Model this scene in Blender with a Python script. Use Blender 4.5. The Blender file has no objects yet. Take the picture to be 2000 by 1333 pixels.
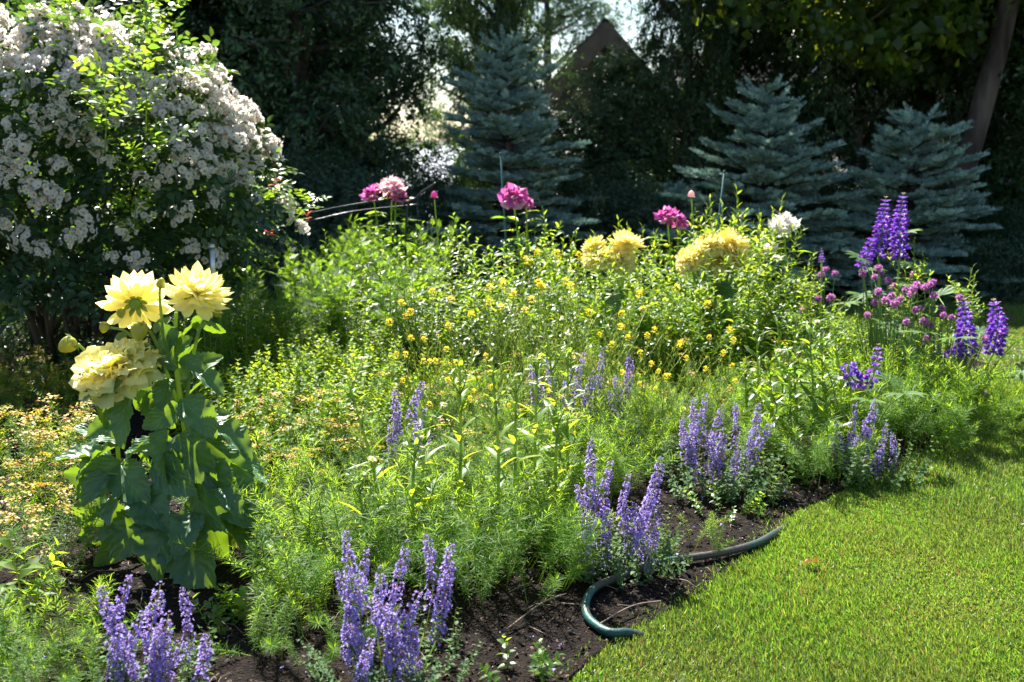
import bpy, math, random
import numpy as np
from math import sin, cos, pi, radians

# ------------------------------------------------------------------ camera, world, sun, exposure
sc = bpy.context.scene
COL = sc.collection
H = 1.25                       # eye height
FP = 2222.0                    # focal length in photograph pixels (2000 wide)
PITCH = math.atan((666.5 - 270) / FP)
cam = bpy.data.cameras.new('camera')
camo = bpy.data.objects.new('camera', cam)
COL.objects.link(camo)
camo.location = (0, 0, H)
camo.rotation_euler = (pi / 2 - PITCH, 0, 0)
cam.sensor_width = 36.0
cam.lens = FP * 36 / 2000
cam.clip_start = 0.05
cam.clip_end = 3000
cam.dof.use_dof = True
cam.dof.focus_distance = 3.5
cam.dof.aperture_fstop = 4.5
sc.camera = camo

SUN_EL, SUN_ROT = radians(52), radians(-20)
SUN_DIR = np.array([sin(SUN_ROT) * cos(SUN_EL), cos(SUN_ROT) * cos(SUN_EL), sin(SUN_EL)])
world = bpy.data.worlds.new('World')
sc.world = world
world.use_nodes = True
wt = world.node_tree
sky = wt.nodes.new('ShaderNodeTexSky')
sky.sky_type = 'NISHITA'
sky.sun_disc = False
sky.sun_elevation = SUN_EL
sky.sun_rotation = SUN_ROT
sky.air_density = 1.0
sky.dust_density = 0.4
bg = wt.nodes['Background']
wt.links.new(sky.outputs[0], bg.inputs[0])
bg.inputs[1].default_value = 0.052

sun = bpy.data.lights.new('sun', 'SUN')
sun.energy = 5.0
sun.angle = radians(0.5)
sun.color = (1.0, 0.95, 0.86)
suno = bpy.data.objects.new('sun', sun)
COL.objects.link(suno)
suno.location = (-3, 8, 12)
suno.rotation_euler = (pi / 2 - SUN_EL, 0, -SUN_ROT + pi)

sc.view_settings.view_transform = 'Standard'
sc.view_settings.look = 'None'
sc.view_settings.exposure = 1.95
sc.view_settings.gamma = 1.0
sc.view_settings.use_curve_mapping = False
cy = sc.cycles
cy.max_bounces = 7
cy.diffuse_bounces = 3
cy.glossy_bounces = 2
cy.transmission_bounces = 4
cy.transparent_max_bounces = 4
cy.caustics_reflective = False
cy.caustics_refractive = False
cy.use_denoising = True
cy.sample_clamp_indirect = 6

rng = np.random.default_rng(7)
random.seed(7)

# ------------------------------------------------------------------ pixel helpers
_cp, _sp = cos(PITCH), sin(PITCH)
def ray(px, py):
    u = (px - 1000) / FP
    v = (666.5 - py) / FP
    return np.array([u, _cp + v * _sp, -_sp + v * _cp])
def P(px, py, Y):
    """point on a pixel's ray at world depth Y"""
    d = ray(px, py)
    return np.array([0, 0, H]) + d * (Y / d[1])
def G(px, py, z=0.0):
    """point on a pixel's ray at height z"""
    d = ray(px, py)
    return np.array([0, 0, H]) + d * ((z - H) / d[2])

# ------------------------------------------------------------------ mesh helpers
def norm(a):
    a = np.asarray(a, float)
    return a / (np.linalg.norm(a, axis=-1, keepdims=True) + 1e-12)
def frames(d, n):
    """rotation matrices: local Y -> d, local Z -> roughly n"""
    y = norm(d)
    x = np.cross(y, n)
    bad = np.linalg.norm(x, axis=-1) < 1e-4
    if np.any(bad):
        x[bad] = np.cross(y[bad], np.array([0.3, 1, 0.2]))
    x = norm(x)
    z = np.cross(x, y)
    return np.stack([x, y, z], -1)
def dirs(phi, el):
    phi = np.asarray(phi, float); el = np.asarray(el, float)
    return np.stack([np.cos(phi) * np.cos(el), np.sin(phi) * np.cos(el), np.sin(el)], -1)
def U(a, b, n=None):
    return rng.uniform(a, b, n)

class T:
    """a small mesh template; Q quads, R tris, with a material index each"""
    def __init__(s, V, Q=None, R=None, uv=None, mq=None, mr=None):
        s.V = np.asarray(V, float).reshape(-1, 3)
        s.Q = np.asarray(Q if Q is not None else np.zeros((0, 4)), int).reshape(-1, 4)
        s.R = np.asarray(R if R is not None else np.zeros((0, 3)), int).reshape(-1, 3)
        s.uv = np.asarray(uv, float) if uv is not None else np.zeros((len(s.V), 2))
        s.mq = np.zeros(len(s.Q), int) if mq is None else (np.full(len(s.Q), mq) if np.isscalar(mq) else np.asarray(mq, int))
        s.mr = np.zeros(len(s.R), int) if mr is None else (np.full(len(s.R), mr) if np.isscalar(mr) else np.asarray(mr, int))
    def mat(s, i):
        return T(s.V, s.Q, s.R, s.uv, i, i)

class MB:
    def __init__(s):
        s.V, s.UV, s.Q, s.R, s.mq, s.mr, s.n = [], [], [], [], [], [], 0
    def add(s, t, mi=None):
        s.V.append(t.V); s.UV.append(t.uv)
        s.Q.append(t.Q + s.n); s.R.append(t.R + s.n)
        s.mq.append(t.mq if mi is None else np.full(len(t.Q), mi)); s.mr.append(t.mr if mi is None else np.full(len(t.R), mi))
        s.n += len(t.V)
    def scatter(s, t, pos, R=None, sca=1.0, mi=None):
        pos = np.asarray(pos, float).reshape(-1, 3)
        N = len(pos)
        if N == 0: return
        V = t.V[None] * np.ones((N, 1, 1))
        sca = np.asarray(sca, float)
        if sca.ndim == 0: V = V * sca
        elif sca.ndim == 1: V = V * sca[:, None, None]
        else: V = V * sca[:, None, :]
        if R is not None:
            V = np.einsum('nij,nkj->nki', R, V)
        V = V + pos[:, None, :]
        k = len(t.V)
        off = s.n + np.arange(N)[:, None, None] * k
        s.V.append(V.reshape(-1, 3)); s.UV.append(np.tile(t.uv, (N, 1)))
        s.Q.append((t.Q[None] + off).reshape(-1, 4)); s.R.append((t.R[None] + off).reshape(-1, 3))
        s.mq.append(np.tile(t.mq, N) if mi is None else np.full(N * len(t.Q), mi))
        s.mr.append(np.tile(t.mr, N) if mi is None else np.full(N * len(t.R), mi))
        s.n += N * k
    def tube(s, pts, rad, k=6, mi=0, cap=True):
        pts = np.asarray(pts, float); n = len(pts)
        rad = np.broadcast_to(np.asarray(rad, float), (n,))
        tan = norm(np.gradient(pts, axis=0))
        ref = np.array([0.31, 0.2, 0.93]) if abs(tan[0, 2]) < 0.8 else np.array([1.0, 0.1, 0])
        a = norm(np.cross(tan, ref)); b = np.cross(tan, a)
        th = np.arange(k) * 2 * pi / k
        V = pts[:, None, :] + rad[:, None, None] * (np.cos(th)[None, :, None] * a[:, None, :] + np.sin(th)[None, :, None] * b[:, None, :])
        i = np.arange(n - 1)[:, None] * k; j = np.arange(k)[None, :]; j2 = (j + 1) % k
        Q = np.stack([i + j, i + j2, i + k + j2, i + k + j], -1).reshape(-1, 4)
        V = V.reshape(-1, 3)
        uv = np.stack([np.tile(th / 6.2832, n), np.repeat(np.linspace(0, 1, n), k)], -1)
        R = None
        if cap:
            V = np.vstack([V, pts[-1:], pts[:1]]); uv = np.vstack([uv, [[0, 1], [0, 0]]])
            e = (n - 1) * k; c = n * k
            R = [[e + q, e + (q + 1) % k, c] for q in range(k)] + [[(q + 1) % k, q, c + 1] for q in range(k)]
        s.add(T(V, Q, R, uv, mi, mi))
    def box(s, x0, x1, y0, y1, z0, z1, mi=0):
        V = [(x, y, z) for x in (x0, x1) for y in (y0, y1) for z in (z0, z1)]
        Q = [(0, 1, 3, 2), (4, 6, 7, 5), (0, 4, 5, 1), (2, 3, 7, 6), (0, 2, 6, 4), (1, 5, 7, 3)]
        s.add(T(V, Q, None, None, mi))
    def template(s):
        c = lambda L, w, d=int: np.concatenate(L).astype(d) if L else np.zeros(w)
        return T(np.concatenate(s.V), c(s.Q, (0, 4)), c(s.R, (0, 3)), np.concatenate(s.UV), c(s.mq, 0), c(s.mr, 0))
    def mesh(s, name, mats, smooth=True):
        t = s.template()
        me = bpy.data.meshes.new(name)
        nq, nr = len(t.Q), len(t.R)
        me.vertices.add(len(t.V)); me.vertices.foreach_set('co', t.V.astype(np.float32).ravel())
        lv = np.concatenate([t.Q.ravel(), t.R.ravel()]).astype(np.int32)
        me.loops.add(len(lv)); me.loops.foreach_set('vertex_index', lv)
        me.polygons.add(nq + nr)
        me.polygons.foreach_set('loop_start', np.concatenate([np.arange(nq) * 4, nq * 4 + np.arange(nr) * 3]).astype(np.int32))
        me.polygons.foreach_set('material_index', np.concatenate([t.mq, t.mr]).astype(np.int32))
        me.polygons.foreach_set('use_smooth', np.full(nq + nr, smooth))
        uvl = me.uv_layers.new(name='UVMap')
        uvl.data.foreach_set('uv', t.uv[lv].astype(np.float32).ravel())
        for m in (mats if isinstance(mats, (list, tuple)) else [mats]):
            me.materials.append(m)
        me.update(calc_edges=True)
        me.validate()
        return me

def obj(name, me, parent=None, loc=(0, 0, 0), rot=(0, 0, 0), sca=(1, 1, 1)):
    o = bpy.data.objects.new(name, me)
    COL.objects.link(o)
    o.location = loc; o.rotation_euler = rot; o.scale = sca
    if parent is not None: o.parent = parent
    return o
def tag(o, label=None, cat=None, group=None, kind=None):
    if label: o['label'] = label
    if cat: o['category'] = cat
    if group: o['group'] = group
    if kind: o['kind'] = kind
    return o
def thing(name, label, cat, loc=(0, 0, 0), rz=0, group=None):
    o = bpy.data.objects.new(name, None)
    COL.objects.link(o)
    o.empty_display_size = 0.1
    o.location = loc; o.rotation_euler = (0, 0, rz)
    return tag(o, label, cat, group)
def dup(root, loc, rz=0, sca=1.0, label=None, group=None, tilt=(0, 0)):
    r = root.copy(); COL.objects.link(r)
    r.location = loc; r.rotation_euler = (tilt[0], tilt[1], rz)
    r.scale = (sca,) * 3 if np.isscalar(sca) else sca
    if label: r['label'] = label
    if group: r['group'] = group
    for ch in list(root.children):
        c = ch.copy(); COL.objects.link(c); c.parent = r
        for g in list(ch.children):
            d = g.copy(); COL.objects.link(d); d.parent = c
    return r
def smooth_path(pts, n=12):
    """Catmull-Rom through points"""
    p = np.asarray(pts, float)
    p = np.vstack([2 * p[0] - p[1], p, 2 * p[-1] - p[-2]])
    out = []
    for i in range(1, len(p) - 2):
        for t in np.linspace(0, 1, n, endpoint=False):
            out.append(0.5 * ((2 * p[i]) + (-p[i - 1] + p[i + 1]) * t + (2 * p[i - 1] - 5 * p[i] + 4 * p[i + 1] - p[i + 2]) * t * t
                              + (-p[i - 1] + 3 * p[i] - 3 * p[i + 1] + p[i + 2]) * t ** 3))
    out.append(p[-2])
    return np.array(out)

# ------------------------------------------------------------------ materials
def _nt(name):
    m = bpy.data.materials.new(name); m.use_nodes = True
    nt = m.node_tree
    for n in list(nt.nodes): nt.nodes.remove(n)
    out = nt.nodes.new('ShaderNodeOutputMaterial')
    return m, nt, out
def _n(nt, typ, **kw):
    n = nt.nodes.new(typ)
    for k, v in kw.items(): setattr(n, k, v)
    return n
def rgba(c): return (c[0], c[1], c[2], 1)

def leafmat(name, base, trans, tw=0.45, rough=0.42, spec=0.45, hue=0.025, val=0.35, sat=0.15, veins=False, alt=None, altp=0.0, patch=None):
    """leaf: gloss + diffuse on top, light shining through; each leaf varies a little in hue and tone"""
    m, nt, out = _nt(name)
    L = nt.links.new
    geo = _n(nt, 'ShaderNodeNewGeometry')
    rnd = geo.outputs['Random Per Island']
    def vary(c):
        src = _n(nt, 'ShaderNodeRGB'); src.outputs[0].default_value = rgba(c)
        col = src.outputs[0]
        if alt is not None:
            gt = _n(nt, 'ShaderNodeMath', operation='GREATER_THAN'); gt.inputs[1].default_value = 1 - altp
            mul = _n(nt, 'ShaderNodeMath', operation='MULTIPLY'); mul.inputs[1].default_value = 7.31
            fr = _n(nt, 'ShaderNodeMath', operation='FRACT')
            L(rnd, mul.inputs[0]); L(mul.outputs[0], fr.inputs[0]); L(fr.outputs[0], gt.inputs[0])
            mx = _n(nt, 'ShaderNodeMix', data_type='RGBA')
            L(gt.outputs[0], mx.inputs['Factor']); L(col, mx.inputs['A']); mx.inputs['B'].default_value = rgba(alt)
            col = mx.outputs['Result']
        if patch is not None:
            tcp = _n(nt, 'ShaderNodeTexCoord'); pn = _n(nt, 'ShaderNodeTexNoise'); pn.inputs['Scale'].default_value = patch[1]; pn.inputs['Detail'].default_value = 3
            L(tcp.outputs['Object'], pn.inputs['Vector'])
            pr = _n(nt, 'ShaderNodeMapRange'); pr.inputs['From Min'].default_value = 0.42; pr.inputs['From Max'].default_value = 0.72; pr.inputs['To Max'].default_value = patch[2]; L(pn.outputs[0], pr.inputs['Value'])
            mx = _n(nt, 'ShaderNodeMix', data_type='RGBA'); L(pr.outputs[0], mx.inputs['Factor']); L(col, mx.inputs['A']); mx.inputs['B'].default_value = rgba(patch[0])
            col = mx.outputs['Result']
        hs = _n(nt, 'ShaderNodeHueSaturation')
        mr = _n(nt, 'ShaderNodeMapRange'); mr.inputs['To Min'].default_value = 0.5 - hue; mr.inputs['To Max'].default_value = 0.5 + hue
        mv = _n(nt, 'ShaderNodeMapRange'); mv.inputs['To Min'].default_value = 1 - val; mv.inputs['To Max'].default_value = 1 + val
        m2 = _n(nt, 'ShaderNodeMath', operation='MULTIPLY'); m2.inputs[1].default_value = 13.7
        f2 = _n(nt, 'ShaderNodeMath', operation='FRACT')
        L(rnd, mr.inputs['Value']); L(rnd, m2.inputs[0]); L(m2.outputs[0], f2.inputs[0]); L(f2.outputs[0], mv.inputs['Value'])
        L(mr.outputs[0], hs.inputs['Hue']); L(mv.outputs[0], hs.inputs['Value']); hs.inputs['Saturation'].default_value = 1.0
        L(col, hs.inputs['Color'])
        return hs.outputs[0]
    pb = _n(nt, 'ShaderNodeBsdfPrincipled')
    pb.inputs['Roughness'].default_value = rough
    pb.inputs['Specular IOR Level'].default_value = spec
    tr = _n(nt, 'ShaderNodeBsdfTranslucent')
    mix = _n(nt, 'ShaderNodeMixShader'); mix.inputs[0].default_value = tw
    cb, ct = vary(base), vary(trans)
    if veins:
        tc = _n(nt, 'ShaderNodeUVMap'); sep = _n(nt, 'ShaderNodeSeparateXYZ'); L(tc.outputs[0], sep.inputs[0])
        a = _n(nt, 'ShaderNodeMath', operation='SUBTRACT'); L(sep.outputs[0], a.inputs[0]); a.inputs[1].default_value = 0.5
        ab = _n(nt, 'ShaderNodeMath', operation='ABSOLUTE'); L(a.outputs[0], ab.inputs[0])
        mid = _n(nt, 'ShaderNodeMapRange'); L(ab.outputs[0], mid.inputs['Value'])
        mid.inputs['From Min'].default_value = 0.0; mid.inputs['From Max'].default_value = 0.03; mid.inputs['To Min'].default_value = 1; mid.inputs['To Max'].default_value = 0
        w1 = _n(nt, 'ShaderNodeMath', operation='MULTIPLY_ADD'); L(ab.outputs[0], w1.inputs[0]); w1.inputs[1].default_value = -0.75; L(sep.outputs[1], w1.inputs[2])
        w2 = _n(nt, 'ShaderNodeMath', operation='MULTIPLY'); L(w1.outputs[0], w2.inputs[0]); w2.inputs[1].default_value = 2 * pi * 7
        sn = _n(nt, 'ShaderNodeMath', operation='SINE'); L(w2.outputs[0], sn.inputs[0])
        side = _n(nt, 'ShaderNodeMapRange'); L(sn.outputs[0], side.inputs['Value'])
        side.inputs['From Min'].default_value = 0.9; side.inputs['From Max'].default_value = 1.0; side.inputs['To Max'].default_value = 0.25
        mxv = _n(nt, 'ShaderNodeMath', operation='MAXIMUM'); L(mid.outputs[0], mxv.inputs[0]); L(side.outputs[0], mxv.inputs[1])
        def lighten(c, to, amt):
            sc_ = _n(nt, 'ShaderNodeMath', operation='MULTIPLY'); L(mxv.outputs[0], sc_.inputs[0]); sc_.inputs[1].default_value = amt
            mx = _n(nt, 'ShaderNodeMix', data_type='RGBA'); L(sc_.outputs[0], mx.inputs['Factor']); L(c, mx.inputs['A']); mx.inputs['B'].default_value = rgba(to)
            return mx.outputs['Result']
        cb = lighten(cb, (0.17, 0.27, 0.09), 0.85); ct = lighten(ct, (0.04, 0.07, 0.01), 0.35)
        bp = _n(nt, 'ShaderNodeBump'); bp.inputs['Strength'].default_value = 0.6; bp.inputs['Distance'].default_value = 0.003
        hgt = _n(nt, 'ShaderNodeMath', operation='MULTIPLY_ADD'); L(mid.outputs[0], hgt.inputs[0]); hgt.inputs[1].default_value = -1.0
        sm = _n(nt, 'ShaderNodeMath', operation='MULTIPLY'); L(sn.outputs[0], sm.inputs[0]); sm.inputs[1].default_value = -0.35
        L(sm.outputs[0], hgt.inputs[2]); L(hgt.outputs[0], bp.inputs['Height'])
        L(bp.outputs[0], pb.inputs['Normal'])
    L(cb, pb.inputs['Base Color']); L(ct, tr.inputs['Color'])
    L(pb.outputs[0], mix.inputs[1]); L(tr.outputs[0], mix.inputs[2]); L(mix.outputs[0], out.inputs[0])
    return m

def plainmat(name, c, rough=0.6, c2=None, scale=20, metal=0.0, bump=0.0, detail=4, bscale=None, stretch=None, spec=0.4, lo=0.35, hi=0.65):
    m, nt, out = _nt(name)
    L = nt.links.new
    pb = _n(nt, 'ShaderNodeBsdfPrincipled')
    pb.inputs['Roughness'].default_value = rough; pb.inputs['Metallic'].default_value = metal
    pb.inputs['Specular IOR Level'].default_value = spec
    pb.inputs['Base Color'].default_value = rgba(c)
    tc = _n(nt, 'ShaderNodeTexCoord'); mp = _n(nt, 'ShaderNodeMapping'); L(tc.outputs['Object'], mp.inputs[0])
    if stretch: mp.inputs['Scale'].default_value = stretch
    if c2 is not None:
        no = _n(nt, 'ShaderNodeTexNoise'); no.inputs['Scale'].default_value = scale; no.inputs['Detail'].default_value = detail
        L(mp.outputs[0], no.inputs['Vector'])
        cr = _n(nt, 'ShaderNodeValToRGB'); cr.color_ramp.elements[0].position = lo; cr.color_ramp.elements[1].position = hi
        cr.color_ramp.elements[0].color = rgba(c); cr.color_ramp.elements[1].color = rgba(c2)
        L(no.outputs[0], cr.inputs[0]); L(cr.outputs[0], pb.inputs['Base Color'])
    if bump:
        nb = _n(nt, 'ShaderNodeTexNoise'); nb.inputs['Scale'].default_value = bscale or scale * 2; nb.inputs['Detail'].default_value = 6
        L(mp.outputs[0], nb.inputs['Vector'])
        bp = _n(nt, 'ShaderNodeBump'); bp.inputs['Strength'].default_value = bump; bp.inputs['Distance'].default_value = 0.02
        L(nb.outputs[0], bp.inputs['Height']); L(bp.outputs[0], pb.inputs['Normal'])
    L(pb.outputs[0], out.inputs[0])
    return m

def stripemat(name, c, c2, per, axis='Z', rough=0.8, brick=None):
    """shingle or siding courses from a brick texture in the surface's own coordinates"""
    m, nt, out = _nt(name); L = nt.links.new
    pb = _n(nt, 'ShaderNodeBsdfPrincipled'); pb.inputs['Roughness'].default_value = rough
    uv = _n(nt, 'ShaderNodeUVMap')
    br = _n(nt, 'ShaderNodeTexBrick'); L(uv.outputs[0], br.inputs['Vector'])
    br.inputs['Scale'].default_value = 1.0; br.inputs['Row Height'].default_value = per; br.inputs['Brick Width'].default_value = brick or 4.0
    br.inputs['Mortar Size'].default_value = per * 0.07; br.inputs['Color1'].default_value = rgba(c); br.inputs['Color2'].default_value = rgba([v * 0.75 for v in c])
    br.inputs['Mortar'].default_value = rgba(c2)
    no = _n(nt, 'ShaderNodeTexNoise'); no.inputs['Scale'].default_value = 1.5
    L(uv.outputs[0], no.inputs['Vector'])
    mx = _n(nt, 'ShaderNodeMix', data_type='RGBA', blend_type='MULTIPLY'); mx.inputs['Factor'].default_value = 0.5
    L(br.outputs[0], mx.inputs['A']); L(no.outputs[0], mx.inputs['B'])
    L(mx.outputs['Result'], pb.inputs['Base Color'])
    bp = _n(nt, 'ShaderNodeBump'); bp.inputs['Strength'].default_value = 0.6; bp.inputs['Distance'].default_value = 0.02; bp.invert = True
    L(br.outputs['Fac'], bp.inputs['Height']); L(bp.outputs[0], pb.inputs['Normal'])
    L(pb.outputs[0], out.inputs[0])
    return m

M = {}
M['grass'] = leafmat('grass_blade', (0.066, 0.135, 0.022), (0.22, 0.37, 0.03), 0.5, 0.38, 0.5, 0.035, 0.55, alt=(0.36, 0.25, 0.09), altp=0.065, patch=((0.24, 0.2, 0.06), 2.2, 0.35))
M['spurge'] = leafmat('spurge_leaf', (0.082, 0.18, 0.026), (0.38, 0.56, 0.03), 0.54, 0.5, 0.2, 0.02, 0.3)
M['spurge_head'] = leafmat('spurge_head', (0.46, 0.40, 0.05), (0.6, 0.48, 0.04), 0.45, 0.5, 0.3, 0.035, 0.3, alt=(0.55, 0.24, 0.06), altp=0.3)
M['stem'] = leafmat('green_stem', (0.17, 0.26, 0.06), (0.42, 0.52, 0.08), 0.35, 0.45, 0.4, 0.02, 0.25)
M['dahlia_leaf'] = leafmat('dahlia_leaf', (0.034, 0.085, 0.034), (0.24, 0.38, 0.015), 0.25, 0.40, 0.55, 0.02, 0.5, veins=True)
M['dahlia_petal'] = leafmat('dahlia_petal', (0.93, 0.89, 0.46), (0.98, 0.9, 0.36), 0.58, 0.55, 0.2, 0.008, 0.06)
M['dahlia_bud'] = leafmat('dahlia_bud', (0.35, 0.34, 0.05), (0.45, 0.42, 0.05), 0.3, 0.4, 0.4, 0.01, 0.2)
M['catmint_flower'] = leafmat('catmint_flower', (0.44, 0.35, 0.76), (0.48, 0.37, 0.8), 0.45, 0.5, 0.25, 0.025, 0.3)
M['catmint_calyx'] = leafmat('catmint_calyx', (0.2, 0.08, 0.22), (0.28, 0.09, 0.26), 0.3, 0.5, 0.3, 0.02, 0.3)
M['catmint_leaf'] = leafmat('catmint_leaf', (0.08, 0.15, 0.06), (0.2, 0.32, 0.04), 0.38, 0.6, 0.2, 0.02, 0.3)
M['bright_leaf'] = leafmat('perennial_leaf', (0.06, 0.145, 0.018), (0.33, 0.50, 0.018), 0.5, 0.38, 0.5, 0.025, 0.35)
M['pale_leaf'] = leafmat('fleabane_leaf', (0.11, 0.21, 0.03), (0.42, 0.56, 0.03), 0.5, 0.42, 0.3, 0.02, 0.3)
M['feather_leaf'] = leafmat('feathery_leaf', (0.06, 0.14, 0.025), (0.27, 0.45, 0.025), 0.5, 0.45, 0.3, 0.02, 0.3)
M['oregano_leaf'] = leafmat('low_herb_leaf', (0.10, 0.20, 0.02), (0.42, 0.55, 0.025), 0.52, 0.48, 0.25, 0.02, 0.3)
M['mustard'] = leafmat('mustard_flower', (0.85, 0.70, 0.03), (0.9, 0.74, 0.035), 0.4, 0.5, 0.2, 0.01, 0.12)
M['white_petal'] = leafmat('white_petal', (0.86, 0.84, 0.80), (0.95, 0.90, 0.83), 0.6, 0.55, 0.2, 0.01, 0.08)
M['rose_eye'] = leafmat('rose_stamens', (0.72, 0.38, 0.05), (0.7, 0.4, 0.05), 0.25, 0.6, 0.2, 0.02, 0.25)
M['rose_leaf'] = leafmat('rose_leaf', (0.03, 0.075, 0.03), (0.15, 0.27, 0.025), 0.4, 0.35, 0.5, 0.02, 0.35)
M['rose_shoot'] = leafmat('rose_new_leaf', (0.11, 0.2, 0.03), (0.26, 0.40, 0.025), 0.5, 0.35, 0.5, 0.02, 0.2)
M['rose_red'] = leafmat('rose_red_leaf', (0.25, 0.05, 0.04), (0.5, 0.09, 0.04), 0.45, 0.35, 0.5, 0.03, 0.3)
M['peony_pink'] = leafmat('pink_peony_petal', (0.62, 0.12, 0.42), (0.72, 0.16, 0.48), 0.45, 0.5, 0.2, 0.02, 0.2, alt=(0.82, 0.5, 0.66), altp=0.25)
M['peony_pale'] = leafmat('pale_pink_petal', (0.85, 0.62, 0.66), (0.88, 0.58, 0.6), 0.45, 0.5, 0.2, 0.02, 0.12)
M['lupin'] = leafmat('lupin_flower', (0.2, 0.075, 0.55), (0.32, 0.1, 0.66), 0.42, 0.5, 0.25, 0.03, 0.4, alt=(0.38, 0.2, 0.62), altp=0.25)
M['lupin_bud'] = leafmat('lupin_bud', (0.34, 0.26, 0.2), (0.3, 0.25, 0.12), 0.3, 0.5, 0.3, 0.03, 0.3)
M['lupin_leaf'] = leafmat('lupin_leaf', (0.08, 0.155, 0.055), (0.25, 0.4, 0.06), 0.42, 0.58, 0.22, 0.02, 0.25)
M['chive'] = leafmat('chive_flower', (0.52, 0.2, 0.50), (0.6, 0.24, 0.55), 0.45, 0.5, 0.2, 0.02, 0.25)
M['chive_stem'] = leafmat('chive_stem', (0.09, 0.17, 0.06), (0.2, 0.32, 0.06), 0.25, 0.4, 0.4, 0.02, 0.25)
M['spruce'] = leafmat('spruce_needle', (0.23, 0.35, 0.31), (0.17, 0.28, 0.22), 0.2, 0.5, 0.35, 0.02, 0.3)
M['spruce_tip'] = leafmat('spruce_new_needle', (0.42, 0.58, 0.51), (0.3, 0.45, 0.33), 0.25, 0.5, 0.35, 0.02, 0.25)
M['tree_leaf'] = leafmat('dark_tree_leaf', (0.036, 0.08, 0.026), (0.09, 0.18, 0.02), 0.28, 0.36, 0.55, 0.025, 0.6)
M['maple_leaf'] = leafmat('maple_leaf', (0.03, 0.065, 0.015), (0.36, 0.46, 0.02), 0.48, 0.4, 0.45, 0.025, 0.4)
M['yew_leaf'] = leafmat('yew_leaf', (0.03, 0.07, 0.035), (0.08, 0.16, 0.03), 0.3, 0.4, 0.45, 0.02, 0.4)
M['bark'] = plainmat('bark', (0.03, 0.022, 0.019), 0.9, (0.12, 0.09, 0.075), 9, bump=0.8, stretch=(1, 1, 0.25))
M['cane'] = plainmat('rose_cane', (0.06, 0.045, 0.035), 0.8, (0.12, 0.08, 0.055), 20, bump=0.5, stretch=(1, 1, 0.3))
M['twig'] = plainmat('dry_twig', (0.14, 0.10, 0.075), 0.85, (0.24, 0.18, 0.13), 30)
M['soil'] = plainmat('mulch_soil', (0.005, 0.003, 0.0025), 0.95, (0.018, 0.0115, 0.0085), 55, bump=1.0, bscale=120, spec=0.15)
M['clod'] = leafmat('mulch_chip', (0.017, 0.010, 0.008), (0.006, 0.004, 0.003), 0.03, 0.8, 0.2, 0.02, 0.6, alt=(0.09, 0.058, 0.04), altp=0.14)
M['perlite'] = plainmat('perlite', (0.55, 0.55, 0.56), 0.8)
M['fallen_petal'] = leafmat('fallen_violet_petal', (0.3, 0.24, 0.7), (0.3, 0.22, 0.7), 0.3, 0.5, 0.2)
M['dry_leaf'] = leafmat('dry_leaf', (0.13, 0.06, 0.022), (0.2, 0.085, 0.015), 0.4, 0.5, 0.4, 0.03, 0.25)
M['yellow_leaf'] = leafmat('yellowed_leaf', (0.42, 0.40, 0.06), (0.55, 0.5, 0.04), 0.4, 0.45, 0.4, 0.03, 0.25)
M['lawn'] = plainmat('lawn_turf', (0.045, 0.06, 0.014), 0.9, (0.10, 0.105, 0.03), 25, bump=0.5)
M['ground'] = plainmat('ground_earth', (0.03, 0.03, 0.016), 0.95, (0.055, 0.05, 0.03), 3, bump=0.4)
M['gap_sheet'] = plainmat('pale_gap_surface', (0.52, 0.55, 0.62), 0.9, (0.46, 0.49, 0.56), 2)  # bluish white tone standing in for the brightness behind the trees
M['shingle'] = stripemat('roof_shingle', (0.30, 0.27, 0.31), (0.07, 0.07, 0.085), 0.16, brick=0.35)
M['gable'] = stripemat('weathered_gable_board', (0.22, 0.18, 0.155), (0.085, 0.07, 0.06), 0.16)
M['siding'] = stripemat('white_clapboard', (0.74, 0.76, 0.80), (0.42, 0.43, 0.47), 0.14)
M['trim'] = plainmat('trim_paint', (0.22, 0.18, 0.16), 0.6, (0.15, 0.12, 0.11), 4)
M['white_trim'] = plainmat('white_trim', (0.78, 0.79, 0.82), 0.5)
M['glass'] = plainmat('window_glass', (0.03, 0.035, 0.04), 0.08, spec=0.6)
M['hose'] = plainmat('hose_rubber', (0.008, 0.07, 0.066), 0.45, (0.05, 0.05, 0.04), 9, lo=0.42, hi=0.56, spec=0.4, bump=0.15, bscale=150)
M['stake'] = plainmat('green_stake', (0.02, 0.10, 0.10), 0.45)
M['metal'] = plainmat('dark_metal', (0.05, 0.05, 0.06), 0.35, metal=0.7)
M['silver'] = plainmat('silver_metal', (0.5, 0.5, 0.52), 0.35, metal=0.8)

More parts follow.
